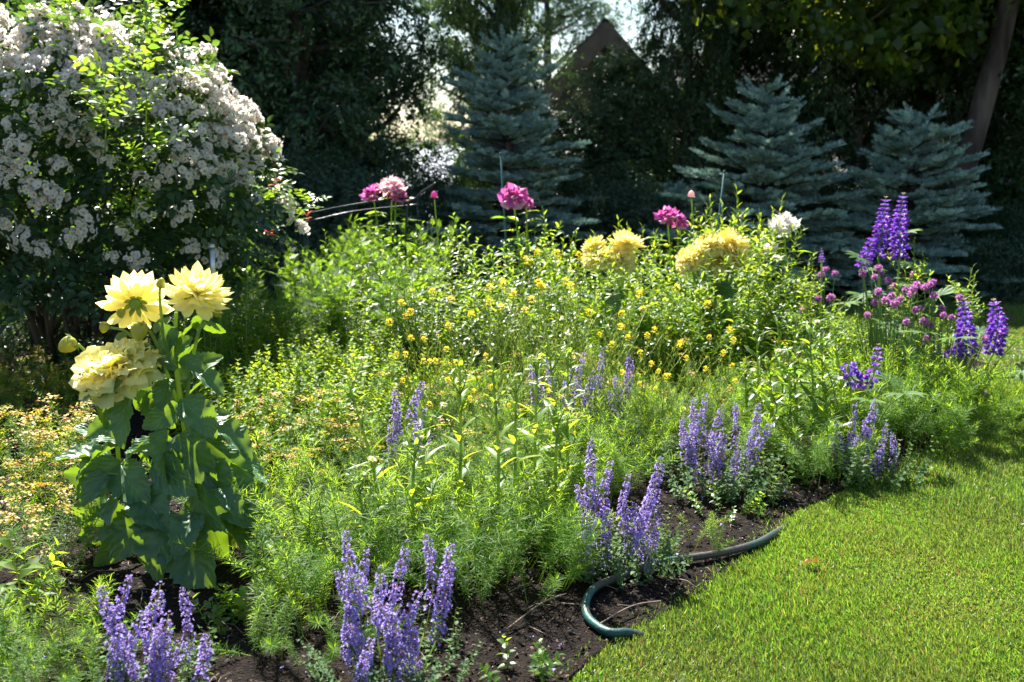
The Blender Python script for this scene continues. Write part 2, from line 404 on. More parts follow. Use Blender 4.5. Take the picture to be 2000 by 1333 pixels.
# ------------------------------------------------------------------ templates
def prof_ovate(t): return np.sin(pi * np.clip(t, 0, 1) ** 0.8) ** 0.8
def prof_lance(t): return np.sin(pi * np.clip(t, 0, 1) ** 0.75)
def prof_obov(t): return np.sin(pi * np.clip(t, 0, 1) ** 1.55) ** 0.75
def leaf_t(L=1.0, W=0.4, nl=4, fold=0.15, curl=0.25, prof=prof_lance, nw=1, wave=0.0, saw=0, wf=3, tipcurl=0.0):
    t = np.linspace(0, 1, nl + 1)
    w = W / 2 * prof(t) + W * 0.012
    if saw: w = w * (1 - saw * 0.5 + saw * (np.arange(nl + 1) % 2))
    c = np.linspace(-1, 1, 2 * nw + 1)
    x = w[:, None] * c[None]
    y = np.repeat((L * t * (1 - 0.12 * abs(curl) * t))[:, None], len(c), 1)
    if saw: y = y - (np.abs(c)[None] ** 2) * (np.arange(nl + 1) % 2)[:, None] * -0.02 * L
    z = fold * np.abs(x) - curl * L * (t ** 2)[:, None] - tipcurl * L * (t ** 5)[:, None]
    if wave: z = z + wave * np.sin(t * 2 * pi * wf)[:, None] * np.sign(c)[None] * np.abs(c)[None] ** 1.5 * w[:, None] * 2
    V = np.stack([x, y, z], -1).reshape(-1, 3)
    k = len(c)
    i = np.arange(nl)[:, None] * k; j = np.arange(k - 1)[None]
    Q = np.stack([i + j, i + j + 1, i + k + j + 1, i + k + j], -1).reshape(-1, 4)
    uv = np.stack([np.repeat(c[None] * .5 + .5, nl + 1, 0), np.repeat(t[:, None], k, 1)], -1).reshape(-1, 2)
    return T(V, Q, None, uv)
def diamond(L=1.0, W=0.3, z=0.0):
    return T([(0, 0, 0), (W / 2, L * .45, z), (0, L, 0), (-W / 2, L * .45, z)], [(0, 1, 2, 3)])
def needle(L, W):
    return T([(-W / 2, 0, 0), (W / 2, 0, 0), (W * .32, L * .8, L * .02), (0, L, 0), (-W * .32, L * .8, L * .02)], [(0, 1, 2, 4)], [(4, 2, 3)])
def ball(r, nu=8, nv=6, sq=1.0):
    V, Q = [], []
    for i in range(nv + 1):
        th = pi * i / nv
        for j in range(nu):
            V.append((r * sin(th) * cos(2 * pi * j / nu), r * sin(th) * sin(2 * pi * j / nu), r * cos(th) * sq))
    for i in range(nv):
        for j in range(nu):
            Q.append((i * nu + j, (i + 1) * nu + j, (i + 1) * nu + (j + 1) % nu, i * nu + (j + 1) % nu))
    return T(V, Q)
LEAF2 = leaf_t(1, .42, 3, .25, .25, prof_ovate)
LANCE = leaf_t(1, .22, 3, .3, .3, prof_lance)
UP = np.array([0, 0, 1.0])
def ups(n): return np.tile(UP, (n, 1))
def noise_dir(n, s): return rng.normal(0, s, (n, 3))
def lookup(n, d):
    return ups(n)

# ------------------------------------------------------------------ bed outline on the ground
edge_px = [(1105, 1340), (1160, 1290), (1218, 1240), (1290, 1210), (1360, 1170), (1430, 1120), (1500, 1058), (1550, 1005), (1630, 968), (1720, 930),
           (1790, 895), (1850, 862), (1898, 815), (1925, 760), (1930, 715)]
edge = [G(a, b)[:2] for a, b in edge_px]
bed_poly = [np.array([0.02, 1.2]), np.array([0.06, 2.0])] + edge + [np.array([2.45, 6.9]), np.array([1.9, 7.5]), np.array([0.3, 7.7]), np.array([-2.0, 7.7]), np.array([-4.6, 7.4]), np.array([-5.2, 5.0]), np.array([-4.2, 1.2])]
bed_poly = np.array(bed_poly)
def inside(pts, poly):
    x, y = pts[:, 0], pts[:, 1]
    r = np.zeros(len(x), bool)
    n = len(poly)
    for i in range(n):
        x1, y1 = poly[i]; x2, y2 = poly[(i + 1) % n]
        c = ((y1 > y) != (y2 > y)) & (x < (x2 - x1) * (y - y1) / (y2 - y1 + 1e-12) + x1)
        r ^= c
    return r
def dist_edge(pts):
    e = np.array(edge)
    d = np.full(len(pts), 9.0)
    for a, b in zip(e[:-1], e[1:]):
        ab = b - a; t = np.clip(((pts - a) @ ab) / (ab @ ab), 0, 1)
        d = np.minimum(d, np.linalg.norm(pts - (a + t[:, None] * ab), axis=1))
    return d
def wob(x, y):
    return (np.sin(x * 9.1 + 1.3 * np.sin(y * 5.3)) * np.cos(y * 8.3 + 1.7 * np.sin(x * 4.1)) * 0.5 + 0.35 * np.sin(x * 23 + y * 17) * np.cos(y * 27 - x * 11) + 0.2 * np.sin(x * 61 + 9 * np.sin(y * 13)) * np.sin(y * 57))
def soil_z(pts):
    d = dist_edge(pts)
    return 0.012 + 0.012 * wob(pts[:, 0], pts[:, 1]) * np.clip(d / 0.1, 0, 1) + 0.03 * np.clip(d / 0.8, 0, 1)

# ------------------------------------------------------------------ ground, lawn, bed, driveway
def terrain_z(x, y):
    s = np.clip((y - 13.0) / 6.0, 0, 1); s = s * s * (3 - 2 * s)
    return -1.7 * s
gx = np.concatenate([[-900, -200, -60], np.linspace(-25, 25, 26), [60, 200, 900]])
gy = np.concatenate([[-40, -10], np.linspace(0, 30, 31), [45, 80, 200, 600, 1800]])
X, Yg = np.meshgrid(gx, gy)
V = np.stack([X, Yg, terrain_z(X, Yg) - 0.01], -1).reshape(-1, 3)
nx = len(gx)
Q = [(r * nx + c, r * nx + c + 1, (r + 1) * nx + c + 1, (r + 1) * nx + c) for r in range(len(gy) - 1) for c in range(nx - 1)]
mb = MB(); mb.add(T(V, Q)); tag(obj('ground', mb.mesh('ground', M['ground'])), kind='structure')
mb = MB(); mb.add(T([(-9, -1, 0), (12, -1, 0), (12, 8.9, 0), (-9, 8.9, 0)], [(0, 1, 2, 3)])); tag(obj('lawn', mb.mesh('lawn', M['lawn'])), kind='structure')
mb = MB(); mb.add(T([(-9, 19.2, -1.69), (1.6, 19.2, -1.69), (4, 420, -1.69), (-90, 420, -1.69)], [(0, 1, 2, 3)])); tag(obj('pale_gap_sheet', mb.mesh('pale_gap_sheet', M['gap_sheet'])), kind='structure')  # invented pale sheet that keeps the gap between the trees bright
# bed: rings from the outline inwards
cen = np.array([-0.9, 4.4])
bp = []
for i in range(len(bed_poly)):
    a, b = bed_poly[i], bed_poly[(i + 1) % len(bed_poly)]
    k = max(2, int(np.linalg.norm(b - a) / 0.05))
    for t in np.linspace(0, 1, k, endpoint=False): bp.append(a + (b - a) * t)
bp = np.array(bp); nb = len(bp)
fr = 1 - (np.linspace(0, 1, 90) ** 1.4) * 0.999
pts = (cen + (bp[None] - cen) * fr[:, None, None]).reshape(-1, 2)
z = soil_z(pts); z[:nb] = 0.004
V = np.column_stack([pts, z])
i = np.arange(len(fr) - 1)[:, None] * nb; j = np.arange(nb)[None]; j2 = (j + 1) % nb
Q = np.stack([i + j, i + j2, i + nb + j2, i + nb + j], -1).reshape(-1, 4)
mb = MB(); mb.add(T(V, Q)); tag(obj('flower_bed_soil', mb.mesh('flower_bed_soil', M['soil'])), kind='structure')

# grass blades
def blades(n, x0, x1, y0, y1, h, w):
    p = np.column_stack([U(x0, x1, n), U(y0, y1, n)])
    # keep what the picture can see, with a margin
    lim = np.abs(p[:, 0]) < 0.75 * p[:, 1] + 1.4
    p = p[lim]
    ins = inside(p, bed_poly); d = dist_edge(p)
    p = p[~ins | ((d < 0.05) & (rng.random(len(p)) < 0.25))]
    m = len(p)
    patch = 0.75 + 0.35 * np.sin(p[:, 0] * 5.1 + np.sin(p[:, 1] * 3.7) * 2) * np.sin(p[:, 1] * 4.3 + 1.1)
    hh = h * U(.55, 1.25, m) * patch
    lean = U(0.1, 1.35, m); az = U(0, 2 * pi, m) + 0
    # mower grain: blades lean together in drifts
    az = np.where(rng.random(m) < .55, 2.4 + 1.3 * np.sin(p[:, 0] * 2.3 + p[:, 1] * 1.7) + rng.normal(0, .6, m), az)
    return p, hh, lean, az, w * U(.7, 1.3, m)
bt = T([(-.5, 0, 0), (.5, 0, 0), (-.42, .5, .0), (.42, .5, .0), (0, 1, -.16)], [(0, 1, 3, 2)], [(2, 3, 4)])
mb = MB()
for (n, a) in ((560000, (0.0, 3.6, 2.0, 3.9, .031, .0029)), (400000, (0.6, 4.8, 3.9, 5.6, .032, .0036)), (170000, (1.4, 7.0, 5.6, 8.9, .036, .005)), (14000, (-4.4, 1.4, 7.7, 8.9, .05, .008))):
    p, hh, lean, az, w = blades(n, *a)
    d = dirs(az, pi / 2 - lean)
    side = np.column_stack([U(-1, 1, len(p)), U(-1, 1, len(p)), U(0, 1, len(p))])
    R = frames(d, side)
    mb.scatter(bt, np.column_stack([p, np.zeros(len(p))]), R, np.column_stack([w, hh, hh]))
tag(obj('lawn_grass', mb.mesh('lawn_grass', M['grass'])), 'short mown yellow green lawn grass beside the flower bed', 'grass', kind='stuff')

# mulch chips, white perlite grains and fallen petals on the soil
mb = MB()
n = 26000
p = np.column_stack([U(-2.2, 1.5, n), U(2.0, 4.6, n)])
p = p[inside(p, bed_poly) & (np.abs(p[:, 0]) < .52 * p[:, 1] + .3)]
n = len(p); zz = soil_z(p)
chip = T([(-.5, -.3, 0), (.45, -.35, .1), (.55, .3, 0), (-.4, .35, .15), (0, 0, .5)], None, [(0, 1, 4), (1, 2, 4), (2, 3, 4), (3, 0, 4)])
R = frames(noise_dir(n, 1), noise_dir(n, .35) + UP)
mb.scatter(chip, np.column_stack([p, zz]), R, np.column_stack([U(.004, .016, n), U(.004, .03, n) * (rng.random(n) ** .8), U(.004, .013, n)]), 0)
k = rng.choice(n, 1500, replace=False)
mb.scatter(ball(1, 5, 4), np.column_stack([p[k], zz[k] + .003]), None, U(.0010, .0026, 1500), 1)
k = rng.choice(n, 130, replace=False)
mb.scatter(diamond(.012, .009, .003), np.column_stack([p[k], zz[k] + .006]), frames(noise_dir(130, 1), ups(130)), U(.6, 1.2, 130), 2)
for q in range(260):
    a = p[rng.integers(n)]; az = U(0, 2 * pi); L = U(.02, .11)
    b = a + L * np.array([cos(az), sin(az)])
    if inside(b[None], bed_poly)[0]:
        c = (a + b) / 2 + rng.normal(0, .01, 2)
        mb.tube(np.column_stack([np.array([a, c, b]), soil_z(np.array([a, c, b])) + np.array([.004, .014, .005])]), U(.0006, .0017), 4, 3)
tag(obj('mulch_debris', mb.mesh('mulch_debris', [M['clod'], M['perlite'], M['fallen_petal'], M['twig']])), 'dark mulch chips with white perlite grains and fallen violet petals', 'mulch', kind='stuff')

# ------------------------------------------------------------------ houses beyond the trees
def poly_uv(mb, corners, mi, uvscale=1.0):
    c = np.asarray(corners, float)
    e1 = norm(c[1] - c[0]); nrm = norm(np.cross(c[1] - c[0], c[2] - c[0])); e2 = np.cross(nrm, e1)
    uv = np.stack([(c - c[0]) @ e1, (c - c[0]) @ e2], -1) * uvscale
    if len(c) == 4: mb.add(T(c, [(0, 1, 2, 3)], None, uv, mi))
    else: mb.add(T(c, None, [(0, 1, 2)], uv, None, mi))
def slab_roof(mb, a, b, c, d, th, mi):
    """roof plane a-b (eave) c-d (ridge), thickened downwards"""
    a, b, c, d = [np.asarray(v, float) for v in (a, b, c, d)]
    nn = norm(np.cross(b - a, d - a)); nn = nn if nn[2] > 0 else -nn
    lo = [v - nn * th for v in (a, b, c, d)]
    poly_uv(mb, [a, b, c, d], mi)
    poly_uv(mb, lo[::-1], mi)
    for p_, q_, r_, s_ in ((a, b, lo[1], lo[0]), (b, c, lo[2], lo[1]), (c, d, lo[3], lo[2]), (d, a, lo[0], lo[3])):
        poly_uv(mb, [p_, q_, r_, s_], mi)

# grey gabled house: the gable end faces the garden, its ridge runs back
YG = 21.0
ap = P(1180, 42, YG); hw = 2.75; slope = 1.12
apz, ax = ap[2], ap[0]
gz = -1.7
house = thing('grey_house', 'weathered grey shingled house with a steep gable behind the dark trees', 'house', (ax, YG, gz))
z0 = apz - gz; ez = z0 - hw * slope
mb = MB()
poly_uv(mb, [(-hw, 0, 0), (hw, 0, 0), (hw, 0, ez), (-hw, 0, ez)], 0); poly_uv(mb, [(-hw, 0, ez), (hw, 0, ez), (0, 0, z0)], 0)
poly_uv(mb, [(-hw, 7, 0), (-hw, 0, 0), (-hw, 0, ez), (-hw, 7, ez)], 0); poly_uv(mb, [(hw, 0, 0), (hw, 7, 0), (hw, 7, ez), (hw, 0, ez)], 0)
poly_uv(mb, [(hw, 7, 0), (-hw, 7, 0), (-hw, 7, ez), (hw, 7, ez)], 0); poly_uv(mb, [(hw, 7, ez), (-hw, 7, ez), (0, 7, z0)], 0)
obj('wall', mb.mesh('grey_house_wall', M['gable'], False), house)
for sgn in (-1, 1):
    mb = MB(); ov = .3
    slab_roof(mb, (sgn * (hw + ov), -.3, ez - ov * slope + .04), (sgn * (hw + ov), 7.3, ez - ov * slope + .04), (0, 7.3, z0 + .04), (0, -.3, z0 + .04), .1, 0)
    obj('roof', mb.mesh('grey_house_roof', M['shingle'], False), house)
    mb = MB()
    a0 = np.array([sgn * (hw + ov), -.34, ez - ov * slope]); b0 = np.array([0, -.34, z0])
    dn = np.array([0, 0, -.42])
    V = np.array([a0, b0, b0 + dn, a0 + dn, a0 + [0, .05, 0], b0 + [0, .05, 0], b0 + dn + [0, .05, 0], a0 + dn + [0, .05, 0]])
    V[:, 2] -= .02
    mb.add(T(V, [(0, 1, 2, 3), (7, 6, 5, 4), (0, 3, 7, 4), (1, 5, 6, 2), (0, 4, 5, 1), (3, 2, 6, 7)]))
    obj('bargeboard', mb.mesh('bargeboard', M['trim'], False), house)
# long main roof to one side of the gable
rl = P(1395, 92, YG + 3); rr = P(1560, 150, YG + 3); el = P(1240, 330, YG - .2); er = P(1570, 360, YG - .2)
inv = np.array([ax, YG, gz])
mb = MB(); slab_roof(mb, el - inv, er + [1.5, 0, 0] - inv, rr + [1.5, 0, -.1] - inv, rl - [.9, 0, -.0] - inv, .1, 0)
obj('roof', mb.mesh('main_roof', M['shingle'], False), house)
mb = MB(); poly_uv(mb, [(hw + .02, .6, 0), (hw + 3.4, .6, 0), (hw + 3.4, .6, er[2] - gz - .2), (hw + .02, .6, el[2] - gz - .2)], 0)
mb.box(hw + .05, hw + 3.3, .65, 5.5, 0, el[2] - gz - .4, 0)
obj('wall', mb.mesh('main_wall', M['gable'], False), house)

wh0 = P(1590, 0, 30)
wh = thing('white_house', 'tall white clapboard house glimpsed high between the dark trees', 'house', (wh0[0], 30, gz))
mb = MB()
W_, Hh = 4.2, 9.0
poly_uv(mb, [(0, 0, 0), (W_, 0, 0), (W_, 0, Hh), (0, 0, Hh)], 0); poly_uv(mb, [(0, 6, 0), (0, 0, 0), (0, 0, Hh), (0, 6, Hh)], 0)
poly_uv(mb, [(W_, 0, 0), (W_, 6, 0), (W_, 6, Hh), (W_, 0, Hh)], 0); poly_uv(mb, [(W_, 6, 0), (0, 6, 0), (0, 6, Hh), (W_, 6, Hh)], 0)
obj('wall', mb.mesh('white_wall', M['siding'], False), wh)
mb = MB(); slab_roof(mb, (-.4, -.4, Hh), (W_ + .4, -.4, Hh), (W_ + .4, 3, Hh + 2.2), (-.4, 3, Hh + 2.2), .12, 0); slab_roof(mb, (W_ + .4, 6.4, Hh), (-.4, 6.4, Hh), (-.4, 3, Hh + 2.2), (W_ + .4, 3, Hh + 2.2), .12, 0)
obj('roof', mb.mesh('white_house_roof', M['shingle'], False), wh)
for xx, zz in ((.9, 4.6), (2.7, 4.6), (.9, 1.6), (2.7, 1.6)):
    mb = MB(); mb.box(xx - .1, xx + .9, -.06, -.003, zz - .1, zz + 1.5); w_ = obj('window', mb.mesh('window', M['white_trim'], False), wh)
    mb = MB(); mb.box(xx, xx + .8, -.075, -.063, zz, zz + 1.4); obj('pane', mb.mesh('pane', M['glass'], False), w_)
mb = MB(); mb.box(-.06, .14, -.05, -.004, 0, Hh); obj('corner_board', mb.mesh('corner_board', M['white_trim'], False), wh)
# low pale neighbour wall with a white corner post, at the far side
sh0 = P(1850, 480, 19)
sh = thing('pale_shed', 'pale low shed with white corner post behind the spruces', 'shed', (sh0[0], 19, gz))
hz = P(1850, 205, 19)[2] - gz
mb = MB(); poly_uv(mb, [(-.8, 0, 0), (2.6, 0, 0), (2.6, 0, hz), (-.8, 0, hz)], 0); poly_uv(mb, [(-.8, 3, 0), (-.8, 0, 0), (-.8, 0, hz), (-.8, 3, hz)], 0)
poly_uv(mb, [(2.6, 0, 0), (2.6, 3, 0), (2.6, 3, hz), (2.6, 0, hz)], 0); poly_uv(mb, [(2.6, 3, 0), (-.8, 3, 0), (-.8, 3, hz), (2.6, 3, hz)], 0)
obj('wall', mb.mesh('shed_wall', M['siding'], False), sh)
mb = MB(); slab_roof(mb, (-1, -.2, hz + .02), (2.8, -.2, hz + .02), (2.8, 3.2, hz + .9), (-1, 3.2, hz + .9), .1, 0); obj('roof', mb.mesh('shed_roof', M['shingle'], False), sh)
mb = MB(); mb.box(.70, .84, -.05, -.004, 0, hz); obj('corner_post', mb.mesh('corner_post', M['white_trim'], False), sh)

# ------------------------------------------------------------------ trees
def cluster_t(nl, L, W, spread):
    mb = MB(); n = nl
    ph = np.arange(n) * 2.4 + U(0, .6, n); el = U(-.4, .9, n)
    d = dirs(ph, el)
    pos = np.column_stack([np.zeros(n), np.zeros(n), np.linspace(0, spread, n)]) + noise_dir(n, spread * .12)
    mb.scatter(leaf_t(1, W / L, 2, .25, .25, prof_ovate), pos, frames(d, UP + noise_dir(n, .4)), L * U(.7, 1.2, n))
    return mb.template()
def tree_meshes(seed, h, r, ncl, trunk_r, base_bare=.1, cl=None, leaf=None, limbs=14, ragged=.35, shape=1.0, lean=(0, 0), hollow=.35):
    """trunk mesh (with limbs) and crown mesh; crown = leaf sprays gathered round limb ends, leaving gaps"""
    global rng
    keep = rng; rng = np.random.default_rng(seed)
    tr = MB(); cr = MB()
    tp = smooth_path([(0, 0, -.1), (lean[0] * .3 + U(-.1, .1), lean[1] * .3, h * .33), (lean[0] * .65 + U(-.12, .12), lean[1] * .65, h * .66), (lean[0], lean[1], h * .97)], 6)
    tr.tube(tp, np.linspace(trunk_r, trunk_r * .18, len(tp)), 10)
    cents = []
    for i in range(limbs):
        f = base_bare + (1 - base_bare) * (i + U(0, 1)) / limbs
        k = min(int(f * (len(tp) - 1)), len(tp) - 1)
        p0 = tp[k]
        env = r * (sin(pi * min(1, .12 + f * .86) ** shape) ** .55) * U(1 - ragged, 1.05)
        az = i * 2.4 + U(-.5, .5)
        end = p0 + np.array([cos(az) * env, sin(az) * env, env * U(.1, .65)])
        mid = (p0 + end) / 2 + rng.normal(0, .09, 3) + [0, 0, -.05]
        pl = smooth_path([p0, mid, end], 5)
        tr.tube(pl, np.linspace(trunk_r * .33, .008, len(pl)), 5)
        for q in range(5):
            s0 = pl[rng.integers(2, len(pl))]; e = s0 + rng.normal(0, .28, 3) + [0, 0, .12]
            m_ = (s0 + e) / 2 + rng.normal(0, .05, 3)
            tr.tube(np.array([s0, m_, e]), [.010, .007, .003], 4)
            cents.append((e, U(.18, .36)))
        for t_ in (.4, .65, .85, 1.0):
            cents.append((p0 + (end - p0) * t_, U(.22, .45) * (1 if t_ > .5 else hollow + .4)))
    c = np.array([a for a, b in cents]); s = np.array([b for a, b in cents])
    pick = rng.integers(0, len(c), ncl)
    off = noise_dir(ncl, 1.0); off = norm(off) * (rng.random((ncl, 1)) ** .5)
    pos = c[pick] + off * s[pick][:, None] * np.array([1.05, 1.05, .75])
    ok = pos[:, 2] > .05
    pos, off = pos[ok], off[ok]
    ctr = np.column_stack([np.interp(pos[:, 2], tp[:, 2], tp[:, 0]), np.interp(pos[:, 2], tp[:, 2], tp[:, 1]), pos[:, 2]])
    d = norm(norm(pos - ctr) * .8 + off * .5 + UP * .35 + noise_dir(len(pos), .35))
    R = frames(d, noise_dir(len(pos), 1))[:, :, [0, 2, 1]]  # template grows along Z
    R[:, :, 0] *= -1
    cr.scatter(cl, pos, R, U(.7, 1.3, len(pos)))
    rng = keep
    return tr.mesh('tree_trunk', M['bark']), cr.mesh('tree_crown', leaf)
CL_dark = cluster_t(8, .055, .028, .10)
CL_maple = cluster_t(5, .11, .10, .12)
CL_yew = cluster_t(12, .03, .007, .09)
def build_tree(name, label, cat, tm, cm, loc, rz, sca=1.0, group=None):
    t = thing(name, label, cat, loc, rz, group)
    t.scale = (sca,) * 3 if np.isscalar(sca) else sca
    obj('trunk', tm, t); obj('crown', cm, t)
    return t
TA = tree_meshes(11, 5.6, 1.5, 9800, .12, .02, CL_dark, M['tree_leaf'], 44)
TB = tree_meshes(12, 5.0, 1.25, 8200, .10, .02, CL_dark, M['tree_leaf'], 40)
TALL = tree_meshes(14, 9.3, 2.3, 5200, .2, .46, CL_dark, M['tree_leaf'], 30, ragged=.4)
TC = tree_meshes(13, 6.2, 1.7, 6800, .15, .12, CL_dark, M['tree_leaf'], 30, ragged=.5)
trees = [  # px, depth, variant, scale, turn
    (60, 12.0, TA, 1.05, 0.3, 'dark broadleaf tree rising behind the white rose bush, farthest along the hedge row'),
    (250, 11.2, TB, 1.1, 1.9, 'dark leafy tree directly behind the crown of the white rose bush'),
    (430, 11.8, TA, 1.0, 4.0, 'dark dense tree beside the shoulder of the white rose bush'),
    (585, 11.0, TB, 1.05, 2.8, 'dark leafy tree behind the twin pink peonies and the black hoop'),
    (700, 12.2, TC, (.6, .75, .95), 5.2, 'dark tree with bare crooked limbs next to the bright sky gap'),
    (1105, 11.6, TB, (.5, .6, .30), 0.9, 'dark ragged tree in front of the grey house gable'),
    (1335, 11.9, TA, (.36, .5, .95), 2.2, 'dark bushy tree with pale twiggy limbs between the two larger spruces'),
    (1205, 11.7, TB, (.5, .5, .41), 5.0, 'short ragged tree standing just under the gable peak'),
    (975, 12.4, TA, (.36, .4, 1.0), 1.2, 'slim dark tree rising behind the tallest blue spruce'),
    (1470, 12.8, TA, (.55, .5, .30), 0.4, 'low dark tree directly behind the broad spruce'),
    (1860, 11.8, TB, (.62, .6, .8), 4.2, 'dark bushy tree filling behind the leaning brown trunk'),
    (1400, 12.2, TA, (.36, .55, .7), 3.3, 'dark ivy clad tree hiding the far slope of the gable'),
    (1425, 12.9, TB, (.4, .5, .62), 1.6, 'dark tree standing in front of the shingled roof'),
    (1530, 12.6, TB, (.5, .5, .62), 2.0, 'dark dense tree directly behind the broad spruce tip'),
    (1720, 12.4, TA, (.45, .5, .95), 5.6, 'dark dense tree between the broad and the narrow topped spruce'),
    (1940, 12.2, TA, (.5, .5, .9), 0.8, 'dark dense tree seen on the far side of the leaning trunk'),
    (330, 12.6, TA, (.8, .7, 1.05), 5.0, 'dark full tree filling in behind the crown of the rose bush'),
    (520, 12.8, TA, (.7, .7, 1.05), 2.2, 'dark full tree filling behind the shoulder of the rose bush'),
    (1370, 12.6, TB, (.55, .55, .36), 4.4, 'short dark tree below the grey shingle roof, between the two larger spruces'),
    (1660, 11.9, TA, (.62, .6, .92), 3.1, 'dark leafy tree between the spruces in front of the white house'),
    (1560, 13.8, TC, (.45, .45, .85), 1.2, 'dark tree overhanging the grey shingle roof'),
    (1790, 13.0, TB, (.6, .6, 1.05), 0.2, 'dark tree just behind the leaning brown trunk'),
    (2080, 11.5, TA, 1.0, 1.0, 'dark tree at the far end of the lawn, past the leaning trunk'),
]
for px, Y, (tm, cm), s, rz, lab in trees:
    x = P(px, 400, Y)[0]
    build_tree('hedge_tree', lab, 'tree', tm, cm, (x, Y, terrain_z(np.array(x), np.array(Y)) + 0), rz, s, 'dark trees closing the garden')
# second, thinner row far behind that breaks the sky up
for k, (px, Y, s, rz) in enumerate(((150, 16, 1.25, 2), (420, 17, 1.3, 3), (620, 16.5, 1.2, .5), (930, 20, .95, 1.4), (1060, 30, 1.3, 0))):
    x = P(px, 300, Y)[0]
    build_tree('far_tree', 'tall tree of a second row standing beyond the hedge trees, against the sky', 'tree', TC[0], TC[1], (x, Y, -1.5), rz, s, 'trees beyond the hedge')
for k, (px, Y, s, rz) in enumerate(((-150, 14.6, 1.0, 0), (170, 14.3, .98, 2), (460, 14.8, 1.02, 4), (690, 14.4, .95, 1), (1000, 15.2, 1.0, 3), (1385, 14.9, .97, 5), (1740, 14.4, .97, 2.4), (2020, 14.7, 1.0, 3.8), (2300, 14.4, 1.0, 5.1))):  # crowns mostly above the view, added to shade the hedge trees
    x = P(px, 300, Y)[0]
    build_tree('added_shade_tree', 'tall tree added to shade the dark hedge trees, canopy mostly out of view', 'tree', TALL[0], TALL[1], (x, Y, float(terrain_z(np.array(x), np.array(Y)))), rz, s, 'tall trees added for shade beyond the hedge')
# maple with leaning trunk
b0 = P(1858, 420, 10.4); b1 = P(1962, 40, 10.4)
base = np.array([P(1800, 560, 10.4)[0] + .08, 10.4, 0])
mt = MB()
mp = smooth_path([(0, 0, -.1), b0 - base, b1 - base, P(1985, -150, 10.4) - base, P(1960, -500, 10.2) - base, P(1900, -900, 10.0) - base], 8)
mt.tube(mp, np.linspace(.118, .06, len(mp)), 14)
mc = MB(); cents = []
for (f, px, py, Y) in ((.55, 1700, 40, 10.2), (.6, 1480, -20, 10.0), (.6, 1840, 30, 10.9), (.7, 1900, -150, 11.4), (.75, 1650, -200, 10.2), (.75, 2150, 20, 10.2), (.8, 2200, -250, 10.5), (.85, 1750, -450, 9.8),
                       (.85, 2100, -500, 10.6), (.9, 1550, -350, 10.6), (.95, 1900, -800, 10), (.8, 1950, -300, 11.3), (.62, 1760, 110, 11.2), (.58, 2120, 120, 11.2), (.58, 1350, -90, 10.6)):
    p0 = mp[int(f * (len(mp) - 1))]; e = P(px, py, Y) - base
    pl = smooth_path([p0, (p0 + e) / 2 + [0, 0, .15], e], 6)
    mt.tube(pl, np.linspace(.05, .01, len(pl)), 6)
    for t_ in (.45, .7, .9, 1.05):
        for q in range(3): cents.append((p0 + (e - p0) * t_ + rng.normal(0, .25, 3), U(.25, .45)))
c = np.array([a for a, b in cents]); s = np.array([b for a, b in cents])
n = 4300; pk = rng.integers(0, len(c), n); off = norm(noise_dir(n, 1)) * rng.random((n, 1)) ** .5
pos = c[pk] + off * s[pk][:, None] * np.array([1.2, 1.2, .6])
R = frames(norm(off + noise_dir(n, .5) + UP * .2), noise_dir(n, 1))[:, :, [0, 2, 1]]; R[:, :, 0] *= -1
mc.scatter(CL_maple, pos, R, U(.6, 1.15, n))
mapl = thing('maple_tree', 'maple with a thick brown leaning trunk and bright backlit leaves', 'tree', base)
obj('trunk', mt.mesh('maple_trunk', M['bark']), mapl); obj('crown', mc.mesh('maple_crown', M['maple_leaf']), mapl)

# low dark shrubs
def yew_mesh(seed, rx, ry, rz_, n):
    global rng
    keep = rng; rng = np.random.default_rng(seed); mb = MB(); st = MB()
    v = norm(noise_dir(n, 1)); v[:, 2] = np.abs(v[:, 2])
    rr = (1 - .35 * rng.random(n) ** 2) * (1 + .14 * np.sin(v[:, 0] * 7 + 1) * np.sin(v[:, 1] * 6) + .12 * np.sin(v[:, 2] * 9 + v[:, 0] * 4))
    pos = v * rr[:, None] * [rx, ry, rz_]
    R = frames(norm(v + noise_dir(n, .4) + UP * .3), noise_dir(n, 1))[:, :, [0, 2, 1]]; R[:, :, 0] *= -1
    mb.scatter(CL_yew, pos, R, U(.8, 1.5, n))
    for q in range(14):
        e = pos[rng.integers(n)] * .85
        st.tube(np.array([[0, 0, -.02], e * .5 + rng.normal(0, .05, 3), e]), [.02, .012, .004], 5)
    rng = keep
    return mb.mesh('shrub_foliage', M['yew_leaf']), st.mesh('shrub_branches', M['bark'])
YW = yew_mesh(5, .75, .6, .7, 3800)
for px, Y, s, lab in ((1990, 9.2, (.9, .9, .85), 'low dark green shrub at the end of the lawn'), (2130, 9.6, (1.1, 1, 1.1), 'larger dark shrub past the end of the lawn, cut by the frame'),
                      (640, 9.4, (1.1, .9, 1.35), 'dark rounded shrub behind the pink peonies'), (500, 10.2, (1.1, .9, 1.5), 'dark shrub tucked behind the white rose bush'),
                      (1190, 10.2, (1.1, .9, 1.2), 'dark low shrub beside the tallest blue spruce'), (820, 10.1, (.8, .8, 1.3), 'dark shrub under the bright gap in the trees'), (1690, 10.9, (1.2, .8, 1.1), 'dark low shrub between the two smaller blue spruces')):
    x = P(px, 500, Y)[0]
    t = thing('dark_shrub', lab, 'shrub', (x, Y, 0), px * .01, 'dark shrubs under the trees'); t.scale = s
    obj('foliage', YW[0], t); obj('branches', YW[1], t)

